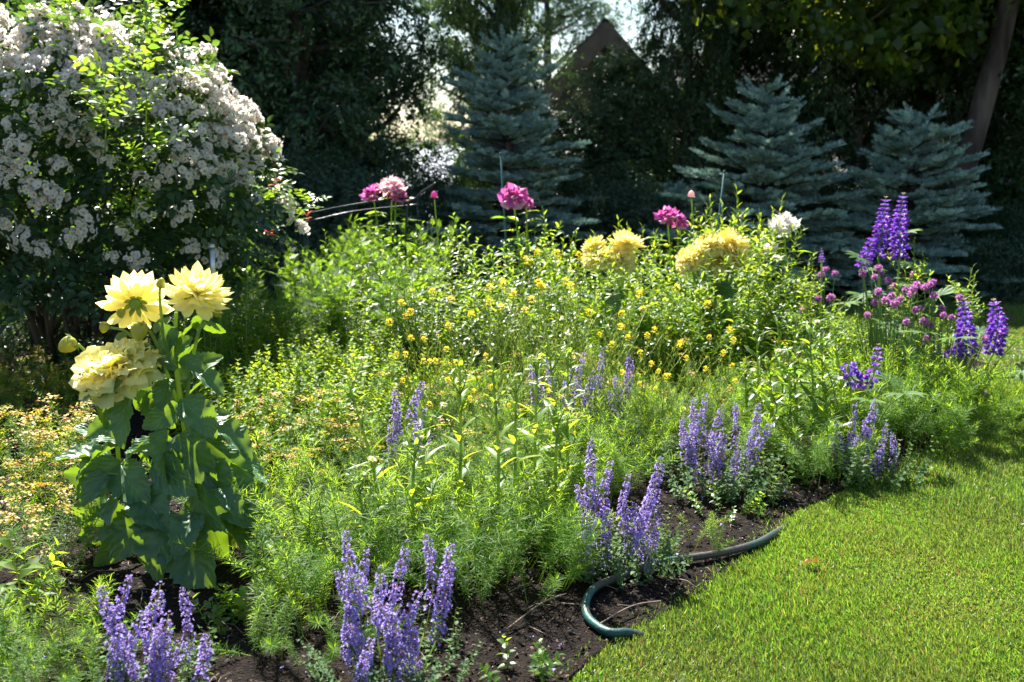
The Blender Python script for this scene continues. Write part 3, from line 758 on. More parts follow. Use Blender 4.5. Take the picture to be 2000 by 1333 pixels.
# blue spruces
def twig_t(n, L, nl):
    mb = MB()
    y = np.sort(U(0, L, n)); ph = U(0, 2 * pi, n)
    el = np.where(y > L * .88, .95, U(.15, .65, n))
    d = np.stack([np.cos(ph) * np.cos(el), np.sin(el), np.sin(ph) * np.cos(el)], -1)
    d[:, 2] = np.abs(d[:, 2]) * .8 + d[:, 2] * .2
    mb.scatter(needle(nl, nl * .17), np.column_stack([np.zeros(n), y, np.zeros(n)]), frames(d, noise_dir(n, 1)), U(.8, 1.15, n))
    return mb.template()
TW1 = twig_t(80, .075, .026)
def spruce(seed, h, r, label, loc, rz, notch=None):
    global rng
    keep = rng; rng = np.random.default_rng(seed)
    tr = MB(); cr = MB()
    tr.tube(np.array([(0, 0, -.05), (.01, 0, h * .5), (0, 0, h * .985)]), [.055, .035, .006], 8)
    pos, dd, nn, mi = [], [], [], []
    zt = h * .04
    lev = 0
    while zt < h * .97:
        f = zt / h
        R_ = r * (1 - f) ** .6 * (1.0 if f > .12 else .75 + f * 2)
        nbr = max(5, int(14 * (1 - f) ** .5))
        for b in range(nbr):
            az = b * 2 * pi / nbr + lev * .9 + U(-.25, .25)
            L = R_ * U(.5, 1.15)
            if rng.random() < .03: continue
            if rng.random() < .07: L *= .5
            up = U(-.08, .14) + f * .42
            d0 = dirs(az, up)
            e = d0 * L; e[2] -= .10 * L * L / max(r, .1)
            start = np.array([0, 0, zt + U(-.085, .085)])
            pl = np.array([start, start + e * .5 + [0, 0, -.02 * L], start + e])
            tr.tube(pl, [.012, .008, .003], 4)
            k = max(3, int(L / .048))
            for q in range(k):
                t = .22 + .78 * (q + U(0, 1)) / k
                base = start + e * t + [0, 0, -.02 * L * sin(pi * t)]
                sgn = 1 if q % 2 else -1
                side = np.array([-sin(az), cos(az), 0]) * sgn
                dv = norm(d0 * U(.5, 1.0) + side * U(.4, 1.0) + UP * U(-.12, .2))
                Ls = U(.6, 1.05) * (1.25 - .5 * t)
                pos.append(base); dd.append(dv); nn.append(UP)
                if L * (1 - t) > .12 and rng.random() < .8:
                    pos.append(base + dv * .09 * Ls); dd.append(norm(dv + d0 * .6)); nn.append(UP)
                    pos.append(base + dv * .08 * Ls); dd.append(norm(dv + side * .7)); nn.append(UP)
            pos.append(start + e * .97); dd.append(norm(e + UP * .1)); nn.append(UP)
        zt += h * (.04 + .055 * (1 - f))
        lev += 1
    for q in range(7):
        pos.append(np.array([0, 0, h * (.93 + .01 * q)])); dd.append(norm(np.array([U(-1, 1), U(-1, 1), 2.2]))); nn.append(noise_dir(1, 1)[0])
    pos = np.array(pos); dd = np.array(dd); nn = np.array(nn)
    R = frames(dd, nn + noise_dir(len(nn), .25))
    tip = rng.random(len(pos)) < .3
    sc_ = U(1.15, 1.75, len(pos))
    cr.scatter(TW1, pos[~tip], R[~tip], sc_[~tip], 0); cr.scatter(TW1, pos[tip], R[tip], sc_[tip], 1)
    rng = keep
    t = thing('blue_spruce', label, 'spruce tree', loc, rz, 'blue spruces behind the bed')
    obj('trunk', tr.mesh('spruce_trunk', M['bark']), t); obj('crown', cr.mesh('spruce_crown', [M['spruce'], M['spruce_tip']]), t)
    return t
def sp_at(px, pytop, Y, r, label, seed, rz):
    top = P(px, pytop, Y)
    spruce(seed, top[2], r, label, (top[0], Y, 0), rz)
sp_at(990, 78, 9.7, .92, 'tallest blue spruce, beside the bright gap in the trees', 21, .4)
sp_at(1500, 190, 9.4, 1.0, 'broad blue spruce with sunlit tips behind the white peony', 22, 1.3)
sp_at(1790, 240, 9.3, .9, 'narrow topped blue spruce behind the tall lupin spikes', 23, 2.7)
sp_at(1320, 385, 9.9, .5, 'small low blue spruce between the two taller ones', 24, 3.4)

# ------------------------------------------------------------------ white rambling rose bush
RC = np.array([P(135, 400, 5.9)[0], 5.9, 0.0])
rose = thing('white_rose_bush', 'tall bush smothered in clusters of small white roses with yellow eyes', 'rose bush', RC)
def rose_surface(n, zmin=.35):
    v = norm(noise_dir(n * 3, 1))
    p = v * [.98, .8, .96] + [0, 0, .92]
    lump = 1 + .10 * np.sin(v[:, 0] * 6 + 2) * np.cos(v[:, 2] * 5) + .08 * np.sin(v[:, 1] * 9 + v[:, 2] * 7)
    p = (p - [0, 0, .92]) * lump[:, None] + [0, 0, .92]
    k = p[:, 2] > zmin
    return p[k][:n], v[k][:n]
mb = MB()
for q in range(26):
    az = U(0, 2 * pi); rr = U(.3, .8)
    e = np.array([cos(az) * rr, sin(az) * rr * .8, U(.7, 1.6)])
    s0 = np.array([cos(az) * .12 + U(-.15, .15), sin(az) * .1, -.02])
    pl = smooth_path([s0, s0 + (e - s0) * .4 + rng.normal(0, .08, 3) + [0, 0, .08], e], 6)
    mb.tube(pl, np.linspace(U(.010, .02), .004, len(pl)), 6)
    for w in range(5):
        a = pl[rng.integers(3, len(pl))]; b = a + rng.normal(0, .2, 3) + [0, 0, .05]
        if b[2] > .05: mb.tube(np.array([a, (a + b) / 2 + rng.normal(0, .03, 3), b]), [.006, .004, .002], 4)
# stout slanting canes seen under the canopy
for (a, b, c) in (((75, 700), (130, 610), (230, 520)), ((95, 690), (180, 570), (260, 500)), ((60, 690), (60, 600), (20, 520)), ((110, 700), (150, 640), (110, 520))):
    pl = smooth_path([G(*a) - RC, P(*b, 5.75) - RC, P(*c, 5.7) - RC], 6); mb.tube(pl, np.linspace(.016, .009, len(pl)), 6)
obj('branches', mb.mesh('rose_branches', M['cane']), rose)
def spray_t(nl, L, W):
    mb = MB(); n = nl
    y = np.linspace(.02, .12, n); sg = np.where(np.arange(n) % 2, 1, -1)
    d = np.stack([sg * 1.0, np.full(n, .55), U(-.1, .25, n)], -1); d[-1] = [0, 1, .1]
    mb.scatter(leaf_t(1, W / L, 3, .25, .22, prof_ovate), np.column_stack([np.zeros(n), y, np.zeros(n)]), frames(d, UP + noise_dir(n, .2)), L * U(.8, 1.15, n))
    return mb.template()
SPR = spray_t(7, .045, .024)
p, v = rose_surface(3600, .42)
p = (p - [0, 0, .92]) * (.97 - .42 * rng.random((len(p), 1)) ** 1.5) + [0, 0, .92]
mb = MB(); mb.scatter(SPR, p, frames(norm(v * .8 + noise_dir(len(p), .6) + [0, 0, -.05]), norm(v * .6 + UP + noise_dir(len(p), .3))), U(.8, 1.35, len(p)))
obj('foliage', mb.mesh('rose_foliage', M['rose_leaf']), rose)
# flowers
def rose_flower_t():
    mb = MB(); n = 5
    ph = np.arange(n) * 2 * pi / n
    pet = leaf_t(.0165, .017, 3, -.12, -.15, prof_obov, 1)
    mb.scatter(pet, dirs(ph, np.zeros(n)) * .001, frames(dirs(ph, np.full(n, .25)), ups(n)), 1.0, 0)
    mb.add(T(ball(.0042, 6, 4, .6).V + [0, 0, .003], ball(.0042, 6, 4).Q), 1)
    return mb.template()
RF = rose_flower_t()
def cluster_mesh(seed, n, rad):
    global rng
    keep = rng; rng = np.random.default_rng(seed); mb = MB()
    v = norm(noise_dir(n, 1) + [0, 0, .9]); v[:, 2] = np.abs(v[:, 2]) * .8
    pos = v * rad * U(.6, 1.05, n)[:, None]
    mb.scatter(RF, pos, frames(np.cross(norm(v + noise_dir(n, .3)), noise_dir(n, 1)), norm(v + noise_dir(n, .25))), U(.85, 1.25, n))
    for q in range(0, n, 2): mb.tube(np.array([[0, 0, -.03], pos[q]]), .0012, 3, 2, False)
    rng = keep
    return mb
RCL = [cluster_mesh(40 + q, 13 + 3 * q, .047 + .006 * q) for q in range(4)]
RCM = [m.mesh('flower_cluster', [M['white_petal'], M['rose_eye'], M['stem']]) for m in RCL]
# hand placed by the photograph: dense on the upper and sunward side, scattered lower down
fl_px = []
for q in range(175):   # upper band and shoulder
    t = U(0, 1)
    x = -20 + 560 * t
    top = np.interp(x, [-20, 60, 120, 200, 280, 330, 390, 440, 480, 550], [35, 30, 25, 45, 70, 90, 115, 165, 205, 275])
    fl_px.append((x, top + abs(rng.normal(0, 1)) * np.interp(x, [0, 300, 550], [60, 85, 50]) + 6))
for x, y in ((30, 270), (60, 240), (90, 255), (110, 275), (130, 250), (80, 225), (20, 320), (10, 345), (55, 300), (45, 275), (115, 225), (75, 370), (90, 400), (60, 360), (105, 395), (70, 380), (20, 430), (35, 490), (125, 467), (165, 440), (160, 465),
             (125, 335), (60, 335), (185, 300), (200, 290), (290, 340), (325, 350), (310, 355), (350, 330), (370, 340), (335, 420), (350, 410), (410, 340), (430, 345), (420, 320), (440, 335), (455, 350), (415, 380), (425, 400), (400, 330), (470, 310), (480, 300), (500, 330),
             (345, 265), (365, 280), (390, 260), (400, 290), (430, 270), (450, 280), (480, 270), (510, 290), (530, 300), (495, 285), (515, 300), (300, 305), (250, 450), (230, 500), (275, 405), (85, 490), (540, 410), (560, 420), (545, 390), (575, 440), (590, 455), (270, 500), (280, 512), (380, 505),
             (210, 310), (230, 240), (150, 280), (160, 250), (30, 200), (70, 170), (410, 490), (480, 395), (470, 360), (40, 120), (90, 140)):
    fl_px.append((x, y))
fl_px = np.array(fl_px)
front = []
for x, y in fl_px:
    d = ray(x, y); o_ = np.array([0, 0, H]) - RC - [0, 0, .92]
    A = np.array([.98, .80, .95]); dd_, oo = d / A, o_ / A
    a, b, c = dd_ @ dd_, 2 * oo @ dd_, oo @ oo - 1.02
    disc = b * b - 4 * a * c
    if disc > 0: tt = (-b - math.sqrt(disc)) / (2 * a)
    else: tt = -b / (2 * a)
    front.append(np.array([0, 0, H]) + d * tt - RC)
front = np.array(front) + noise_dir(len(front), .02)
nv = norm((front - [0, 0, .92]) / np.array([.98, .8, .95]) ** 2)
order = np.argsort(-nv[:, 2])
mbrest = MB(); cnt = 0
for q in range(len(front)):
    zdir = norm(nv[q] * .7 + UP * .6 + [0, -.15, 0] + rng.normal(0, .15, 3))
    R = frames(np.cross(zdir, rng.normal(0, 1, 3))[None], zdir[None])
    k = rng.integers(4); s = U(.75, 1.15)
    if q % 2 == 0 or q >= 175:
        if cnt < 100:
            from mathutils import Matrix
            o = obj('flower_cluster', RCM[k], rose)
            m4 = Matrix([list(R[0][0] * s) + [front[q][0]], list(R[0][1] * s) + [front[q][1]], list(R[0][2] * s) + [front[q][2]], [0, 0, 0, 1]])
            o.matrix_local = m4
            cnt += 1
            continue
    mbrest.scatter(RCL[k].template(), front[q][None], R, s)
# top and back side clusters, seen edge on against the trees
p, v = rose_surface(130, 1.2)
kk = (v[:, 1] > -.3)
for a, b in zip(p[kk], v[kk]):
    zdir = norm(b * .6 + UP * .6); R = frames(np.cross(zdir, rng.normal(0, 1, 3))[None], zdir[None])
    mbrest.scatter(RCL[rng.integers(4)].template(), a[None], R, U(.8, 1.1))
o = obj('white_blossoms', mbrest.mesh('white_blossoms', [M['white_petal'], M['rose_eye'], M['stem']]), rose); o['kind'] = 'stuff'
# bright new shoots and red tips
def shoot(name, pts, nl, L, mats, mi, splay=.9):
    mb = MB(); pl = smooth_path(pts, 6)
    mb.tube(pl, np.linspace(.004, .0015, len(pl)), 5, 0)
    n = nl; f = np.linspace(.15, 1, n); idx = f * (len(pl) - 1)
    pos = np.stack([np.interp(idx, np.arange(len(pl)), pl[:, a]) for a in range(3)], -1)
    d = dirs(np.arange(n) * 2.4, U(-.2, .6, n)); d = d * splay + norm(pl[-1] - pl[0]) * .35
    mb.scatter(SPR, pos, frames(d, UP + noise_dir(n, .3)), L * U(.75, 1.2, n), mi)
    return mb.mesh(name, mats)
for pts, nl, L, mi in ((((205, 300, 5.1), (207, 220, 5.05), (200, 130, 5.0)), 15, 1.05, 1), (((285, 280, 5.1), (285, 180, 5.0), (272, 110, 5.0)), 14, 1.05, 1), (((290, 110, 5.6), (295, 50, 5.6), (292, -20, 5.6)), 16, 1.1, 1),
                       (((110, 60, 5.6), (118, 30, 5.6), (125, 0, 5.6)), 4, .8, 1), (((340, 20, 5.7), (352, 5, 5.7), (350, -30, 5.7)), 7, .9, 1), (((240, 470, 5.15), (262, 430, 5.1), (265, 385, 5.1)), 9, .8, 1), (((500, 400, 5.4), (530, 380, 5.35), (542, 350, 5.3)), 8, .75, 1),
                       (((560, 440, 5.5), (590, 415, 5.45), (605, 392, 5.4)), 9, .75, 1), (((245, 340, 5.1), (270, 310, 5.0), (330, 280, 5.0)), 9, 1.0, 1)):
    q = [P(*a) - RC for a in pts]
    obj('new_shoot', shoot('new_shoot', q, nl, L, [M['stem'], M['rose_shoot']], mi), rose)
for px, py in ((540, 360), (548, 352), (602, 428), (530, 460), (265, 388), (258, 395), (600, 420), (520, 455)):
    q = P(px, py, 5.25) - RC
    mb = MB(); n = 5; mb.scatter(leaf_t(1, .4, 3, .25, .2, prof_ovate), np.tile(q, (n, 1)) + noise_dir(n, .004), frames(dirs(U(0, 6.28, n), U(-.2, .8, n)), ups(n)), U(.025, .042, n))
    obj('red_leaf_tip', mb.mesh('red_leaf_tip', M['rose_red']), rose)

# ------------------------------------------------------------------ spurge (ferny ground cover)
def spurge_shoot(seed, h, head=False, nl=112, ll=.036):
    global rng
    keep = rng; rng = np.random.default_rng(seed); mb = MB()
    bend = rng.normal(0, .07, 2)
    pl = smooth_path([(0, 0, 0), (bend[0] * .25, bend[1] * .4, h * .5), (bend[0], bend[1], h)], 4)
    mb.tube(pl, np.linspace(.0017, .0009, len(pl)), 4, 1, False)
    f = np.linspace(.16, 1, nl) ** .72
    pos = np.stack([np.interp(f * (len(pl) - 1), np.arange(len(pl)), pl[:, a]) for a in range(3)], -1)
    el = np.interp(f, [0, .85, .97, 1], [-.05, .25, .6, 1.2]) + rng.normal(0, .2, nl)
    mb.scatter(T([(-.5, 0, 0), (.5, 0, 0), (.42, .75, .02), (0, 1, -.03), (-.42, .75, .02)], [(0, 1, 2, 4)], [(4, 2, 3)]), pos, frames(dirs(np.arange(nl) * 2.4 + U(0, .5, nl), el), UP + noise_dir(nl, .3)),
               np.column_stack([np.full(nl, .0021) * U(.8, 1.2, nl), ll * U(.7, 1.15, nl) * np.interp(f, [.2, .5, .93, 1], [.8, 1.05, 1.0, .6]), np.full(nl, ll)]), 0)
    if rng.random() < .5:
        for q in range(3):
            k = rng.integers(len(pl) // 2, len(pl)); e = pl[k] + dirs(U(0, 6.28), .7) * U(.03, .06)
            n = 14; ff = np.linspace(.2, 1, n)[:, None]
            mb.scatter(needle(1, .11), pl[k] + (e - pl[k]) * ff, frames(dirs(np.arange(n) * 2.4, U(.2, 1.1, n)), ups(n)), .016 * U(.7, 1.1, n), 0)
    if head:
        n = 24; top = pl[-1]
        ph = U(0, 6.28, n); rr = .038 * np.sqrt(rng.random(n))
        pos = top + np.stack([np.cos(ph) * rr, np.sin(ph) * rr, U(.004, .016, n)], -1)
        mb.scatter(diamond(1, .9, .12), pos, frames(dirs(U(0, 6.28, n), U(-.1, .3, n)), UP + noise_dir(n, .3)), U(.008, .015, n), 2)
    rng = keep
    return mb.template()
SG = [spurge_shoot(60 + q, .175 + .02 * q) for q in range(5)]
SH = [spurge_shoot(70 + q, .20 + .02 * q, True, 75, .03) for q in range(4)]
SM = [M['spurge'], M['stem'], M['spurge_head']]
def lumps(p):
    return .80 + .26 * np.sin(p[:, 0] * 6.3 + 1.4 * np.sin(p[:, 1] * 3.1)) * np.sin(p[:, 1] * 4.9 + .8 + np.sin(p[:, 0] * 2.2)) + .10 * np.sin(p[:, 0] * 17 + 2) * np.sin(p[:, 1] * 13)
def plant_shoots(mb, temps, pts, hs, tilt=.25, outward=None):
    n = len(pts); k = rng.integers(0, len(temps), n)
    zd = norm(UP + np.column_stack([rng.normal(0, tilt, (n, 2)), np.zeros(n)]) + (outward if outward is not None else 0))
    yx = dirs(U(0, 6.28, n), np.zeros(n))
    R = frames(np.cross(zd, yx), zd)
    for q in range(len(temps)):
        s = k == q
        if s.any(): mb.scatter(temps[q], pts[s], R[s], hs[s])
def pxpoly(pl): return np.array([G(a, b)[:2] for a, b in pl])
def fill(poly, dens, z=True):
    lo, hi = poly.min(0), poly.max(0)
    n = int(dens * np.prod(hi - lo))
    p = np.column_stack([U(lo[0], hi[0], n), U(lo[1], hi[1], n)])
    p = p[inside(p, poly) & inside(p, bed_poly)]
    return np.column_stack([p, soil_z(p) - .01])
# central sea
cent = pxpoly([(560, 1120), (700, 1050), (860, 1030), (1000, 1010), (1110, 1030), (1240, 990), (1340, 900), (1480, 900), (1600, 880), (1700, 840), (1750, 740), (1500, 690), (1250, 700), (1000, 720), (860, 790), (720, 900), (600, 980)])
p = fill(cent, 430); mb = MB()
plant_shoots(mb, SG, p, lumps(p) * U(.75, 1.1, len(p)), .25)
q = fill(pxpoly([(700, 1000), (1000, 960), (1300, 900), (1500, 840), (1560, 740), (1200, 720), (900, 760), (720, 860)]), 70)
plant_shoots(mb, SH, q, lumps(q) * U(.85, 1.15, len(q)), .25)
tag(obj('spurge_ground_cover', mb.mesh('spurge_ground_cover', SM)), 'soft ferny green spurge filling the middle of the bed', 'ground cover', kind='stuff')
# orange headed patch on the near side and around the dahlia
mb = MB()
p = fill(pxpoly([(-120, 1120), (60, 1110), (170, 1020), (200, 900), (160, 830), (0, 800), (-200, 830)]), 330); plant_shoots(mb, SH, p, lumps(p) * U(.8, 1.1, len(p)), .25)
p = fill(pxpoly([(-60, 830), (160, 840), (180, 800), (80, 760), (-80, 770)]), 280); plant_shoots(mb, SH, p, lumps(p) * U(.8, 1.05, len(p)), .25)
p = fill(pxpoly([(430, 1010), (640, 1020), (700, 950), (680, 870), (440, 890)]), 300); plant_shoots(mb, SH, p, lumps(p) * U(.75, 1.0, len(p)), .25)
p = fill(pxpoly([(600, 760), (860, 770), (840, 720), (620, 720)]), 200); plant_shoots(mb, SH, p, lumps(p) * U(.75, .95, len(p)), .25)
tag(obj('orange_spurge_ground_cover', mb.mesh('orange_spurge_ground_cover', SM)), 'spurge speckled with tiny orange and yellow flower heads around the yellow dahlia', 'ground cover', kind='stuff')
# separate mounds along the edge
def mound(px, py, rad, n, s, label, flat=False, temps=SG):
    c = G(px, py); mb = MB()
    a = U(0, 6.28, n); r = rad * np.sqrt(rng.random(n))
    p2 = np.column_stack([np.cos(a) * r, np.sin(a) * r])
    p = np.column_stack([p2, np.zeros(n)])
    out = np.column_stack([p2 / rad * .55, np.zeros(n)])
    plant_shoots(mb, temps, p, s * U(.75, 1.1, n) * (1.05 - .3 * (r / rad) ** 2), .15, out)
    t = thing('spurge_clump', label, 'spurge plant', (c[0], c[1], soil_z(c[None, :2])[0] - .01), 0, 'spurge clumps along the bed edge')
    obj('foliage', mb.mesh('spurge_foliage', SM), t)
mound(960, 1145, .23, 85, 1.2, 'feathery green spurge clump beside the front violet catmint')
mound(1040, 1065, .17, 44, 1.0, 'spurge clump just behind the bend of the hose')
mound(600, 1290, .13, 26, .85, 'low spurge tuft at the base of the front catmint beside the seedling')
mound(640, 1185, .17, 46, 1.2, 'spurge clump pushing up among the front catmint spikes')
mound(780, 1125, .22, 56, 1.1, 'spurge clump directly behind the front catmint spikes')
mound(10, 1370, .19, 44, 1.05, 'spurge clump in the near corner beside bare soil')
mound(130, 1420, .15, 20, .85, 'low spurge tuft leaning beside the nearest catmint')
mound(1345, 1085, .09, 12, .6, 'small spurge seedling tuft above the green hose')
mound(1775, 850, .36, 190, 1.35, 'big dark spurge mound at the lawn corner below the lupins')
mound(1665, 845, .28, 100, 1.2, 'spurge mound behind the pale catmint near the lawn')
mound(1560, 930, .22, 56, 1.1, 'spurge clump beneath the tall fleabane stalks by the lawn')
mound(480, 1055, .18, 40, 1.15, 'spurge clump beside the lowest dahlia leaves')
mound(80, 1120, .22, 44, .95, 'orange flecked spurge clump on the far side of the bare soil', temps=SH)

# ------------------------------------------------------------------ low leafy herbs (mid bed)
def herb_t(seed, h, nl, L, W):
    global rng
    keep = rng; rng = np.random.default_rng(seed); mb = MB()
    mb.tube(np.array([(0, 0, 0), (U(-.02, .02), U(-.02, .02), h)]), [.002, .001], 4, 1, False)
    f = np.repeat(np.linspace(.2, 1, nl // 2), 2)[:nl]
    ph = np.repeat(np.arange(nl // 2) * 1.57, 2)[:nl] + np.tile([0, pi], nl // 2)[:nl]
    pos = np.column_stack([np.zeros(nl), np.zeros(nl), f * h])
    mb.scatter(leaf_t(1, W / L, 3, .25, .25, prof_ovate), pos, frames(dirs(ph + U(-.3, .3, nl), np.interp(f, [0, 1], [.1, .7]) + rng.normal(0, .15, nl)), UP + noise_dir(nl, .2)), L * np.interp(f, [.2, .6, 1], [.9, 1.1, .55]) * U(.8, 1.15, nl), 0)
    rng = keep
    return mb.template()
HB = [herb_t(80 + q, .24 + .03 * q, 34, .031, .02) for q in range(4)]
def herb_clump(px, py, rad, n, s, label, mat='oregano_leaf', temps=None, name='herb_clump', cat='herb', group='low herbs in the middle of the bed'):
    c = G(px, py); mb = MB(); a = U(0, 6.28, n); r = rad * np.sqrt(rng.random(n))
    p = np.column_stack([np.cos(a) * r, np.sin(a) * r, np.zeros(n)])
    out = p / rad * .5
    plant_shoots(mb, temps or HB, p, s * U(.75, 1.1, n) * (1.08 - .3 * (r / rad) ** 2), .15, out)
    t = thing(name, label, cat, (c[0], c[1], soil_z(c[None, :2])[0] - .01), 0, group)
    obj('foliage', mb.mesh('herb_foliage', [M[mat], M['stem']]), t)
lab = 'low bright green herb mound with small rounded leaves between dahlia and mustard flowers'
for px, py, rad, n in ((500, 830, .34, 75), (620, 850, .32, 70), (720, 840, .32, 70), (560, 790, .36, 80), (680, 785, .36, 80), (470, 890, .25, 50), (620, 905, .28, 55), (520, 740, .35, 70), (780, 770, .32, 60), (440, 770, .3, 55)):
    herb_clump(px, py, rad, int(n * 1.7), 1.05, lab)
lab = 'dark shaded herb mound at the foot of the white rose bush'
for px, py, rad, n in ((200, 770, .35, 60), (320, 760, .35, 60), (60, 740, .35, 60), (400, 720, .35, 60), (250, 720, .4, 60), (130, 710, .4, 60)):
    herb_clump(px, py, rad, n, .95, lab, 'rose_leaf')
# sedum-like seedlings and mint on open soil
MT = [herb_t(90 + q, .10 + .02 * q, 12, .04, .026) for q in range(3)]
herb_clump(465, 1245, .075, 11, .9, 'small mint seedling alone on the dark soil', 'bright_leaf', MT, 'seedling', 'seedling', 'seedlings on the soil')
herb_clump(590, 1165, .06, 9, 1.2, 'leafy mint tuft beside the front catmint', 'oregano_leaf', MT, 'seedling', 'seedling', 'seedlings on the soil')
herb_clump(1010, 1330, .07, 5, .8, 'broad leafed weed seedling at the near edge of the soil', 'bright_leaf', MT, 'seedling', 'seedling', 'seedlings on the soil')
herb_clump(1420, 1010, .12, 14, .7, 'weedy seedling tuft beside the lawn edge', 'bright_leaf', MT, 'seedling', 'seedling', 'seedlings on the soil')
herb_clump(1490, 990, .12, 12, .8, 'little green seedlings below the middle catmint', 'catmint_leaf', MT, 'seedling', 'seedling', 'seedlings on the soil')
herb_clump(40, 1230, .05, 6, 1.3, 'slender yellow green seedling at the near corner', 'oregano_leaf', [herb_t(99, .16, 14, .06, .018)], 'seedling', 'seedling', 'seedlings on the soil')
herb_clump(130, 1160, .04, 4, .5, 'tiny clover seedling by the orange spurge', 'bright_leaf', MT, 'seedling', 'seedling', 'seedlings on the soil')
herb_clump(1600, 940, .16, 18, .8, 'weedy green tuft spilling over the lawn edge', 'bright_leaf', MT, 'seedling', 'seedling', 'seedlings on the soil')

# ------------------------------------------------------------------ tall leafy perennials
def stalk_meshes(seed, h, nl, L, W, leaf, branches=5, curl=.35, tips=True, bare=.12, thick=.0035, up=.45):
    global rng
    keep = rng; rng = np.random.default_rng(seed); st = MB(); fo = MB()
    lt = leaf_t(1, W / L, 4, .28, curl, prof_lance)
    bend = rng.normal(0, .05, 2)
    main = smooth_path([(0, 0, 0), (bend[0] * .3, bend[1] * .3, h * .4), (bend[0], bend[1], h)], 6)
    st.tube(main, np.linspace(thick, thick * .4, len(main)), 5)
    def dress(pl, n, L0, f0):
        f = np.linspace(f0, 1, n)
        pos = np.stack([np.interp(f * (len(pl) - 1), np.arange(len(pl)), pl[:, a]) for a in range(3)], -1)
        fo.scatter(lt, pos, frames(dirs(np.arange(n) * 2.4 + U(-.3, .3, n), up + .5 * f ** 3 + rng.normal(0, .2, n)), UP + noise_dir(n, .25)), L0 * np.interp(f, [0, .5, .9, 1], [.8, 1.1, .75, .45]) * U(.8, 1.15, n))
    dress(main, nl, L, bare)
    for b in range(branches):
        k = int(U(.35, .85) * (len(main) - 1)); p0 = main[k]
        e = p0 + dirs(b * 2.4 + U(-.3, .3), U(.7, 1.15)) * h * U(.15, .33)
        pl = smooth_path([p0, (p0 + e) / 2 + dirs(b * 2.4, 0.) * .02, e], 4)
        st.tube(pl, np.linspace(thick * .6, thick * .3, len(pl)), 4)
        dress(pl, max(6, nl // 3), L * .75, .15)
    rng = keep
    return st.mesh('perennial_stem', M['stem']), fo.mesh('perennial_foliage', leaf)
def feather_leaf_t():
    mb = MB(); n = 11
    y = np.linspace(.12, 1, n); sg = np.where(np.arange(n) % 2, 1, -1)
    d = np.stack([sg * .75, np.full(n, .75), np.full(n, -.1)], -1); d[-1] = [0, 1, -.1]
    mb.scatter(diamond(1, .2, .02), np.column_stack([np.zeros(n), y * .8, -.15 * y ** 2]), frames(d, ups(n)), .34 * (1.15 - .5 * y))
    mb.add(T([(-.012, 0, 0), (.012, 0, 0), (.006, .85, -.12), (-.006, .85, -.12)], [(0, 1, 2, 3)]))
    return mb.template()
FT = feather_leaf_t()
def feather_meshes(seed, h, nl, L):
    global rng
    keep = rng; rng = np.random.default_rng(seed); st = MB(); fo = MB()
    for b in range(3):
        e = np.array([rng.normal(0, .10), rng.normal(0, .10), h * U(.85, 1)])
        pl = smooth_path([(0, 0, 0), e * [.3, .3, .5], e], 5); st.tube(pl, np.linspace(.004, .0015, len(pl)), 5)
        n = nl // 3; f = np.linspace(.2, 1, n)
        pos = np.stack([np.interp(f * (len(pl) - 1), np.arange(len(pl)), pl[:, a]) for a in range(3)], -1)
        fo.scatter(FT, pos, frames(dirs(np.arange(n) * 2.4, .35 + .6 * f ** 3 + rng.normal(0, .2, n)), UP + noise_dir(n, .25)), L * np.interp(f, [0, .6, 1], [.8, 1.1, .55]) * U(.8, 1.15, n))
    rng = keep
    return st.mesh('feathery_stem', M['stem']), fo.mesh('feathery_foliage', M['feather_leaf'])
PER = [stalk_meshes(100 + q, .85, 34, .085, .024, M['bright_leaf'], 5) for q in range(4)]
PHX = [stalk_meshes(110 + q, .9, 44, .075, .02, M['pale_leaf'], 7, .25) for q in range(3)]
BRD = [stalk_meshes(120 + q, .75, 26, .10, .042, M['bright_leaf'], 5, .4) for q in range(3)]
FEA = [feather_meshes(130 + q, .8, 66, .12) for q in range(3)]
def put(kind, ms, px, Y, pytop, h0, label, cat, group, rz=None):
    top = P(px, pytop, Y)
    gz_ = soil_z(np.array([[top[0], Y]]))[0] - .01
    s = max(.25, (top[2] - gz_) / h0)
    t = thing(kind, label, cat, (top[0], Y, gz_), U(0, 6.28) if rz is None else rz, group)
    t.scale = (s * .9 + .1,) * 2 + (s,)
    t.rotation_euler[0] = rng.normal(0, .05); t.rotation_euler[1] = rng.normal(0, .05)
    obj('stem', ms[0], t); obj('foliage', ms[1], t)
    return t
LAB_P = 'tall leafy green perennial stalk in the back row under the pink peonies'
LAB_F = 'feathery leaved green plant in the back row next to the white rose bush'
LAB_B = 'broad leaved green plant beneath the far yellow dahlias'
LAB_X = 'tall pale green phlox stalk rising around the far yellow dahlias'
def topline(px):
    return np.interp(px, [430, 480, 560, 640, 760, 860, 1000, 1100, 1130, 1180, 1260, 1350, 1400, 1460, 1520, 1570, 1620, 1680], [540, 500, 470, 440, 420, 415, 420, 430, 470, 470, 430, 420, 400, 400, 455, 490, 540, 560])
for q in range(70):
    px = U(470, 820); Y = U(5.3, 6.9); put('feathery_plant', FEA[q % 3], px, Y, topline(px) + U(-15, 45) + (6.9 - Y) * 55, .8, LAB_F, 'feathery plant', 'feathery plants of the back row')
for q in range(92):
    px = U(640, 1150); Y = U(5.3, 6.9); put('perennial_stalk', PER[q % 4], px, Y, topline(px) + U(-20, 50) + (6.9 - Y) * 60, .85, LAB_P, 'perennial', 'leafy perennials of the back row')
for q in range(54):
    px = U(1120, 1560); Y = U(5.2, 6.6); put('broad_leaved_plant', BRD[q % 3], px, Y, max(topline(px) + U(30, 120), 525) + (6.6 - Y) * 45, .75, LAB_B, 'perennial', 'broad leaved plants of the back row')
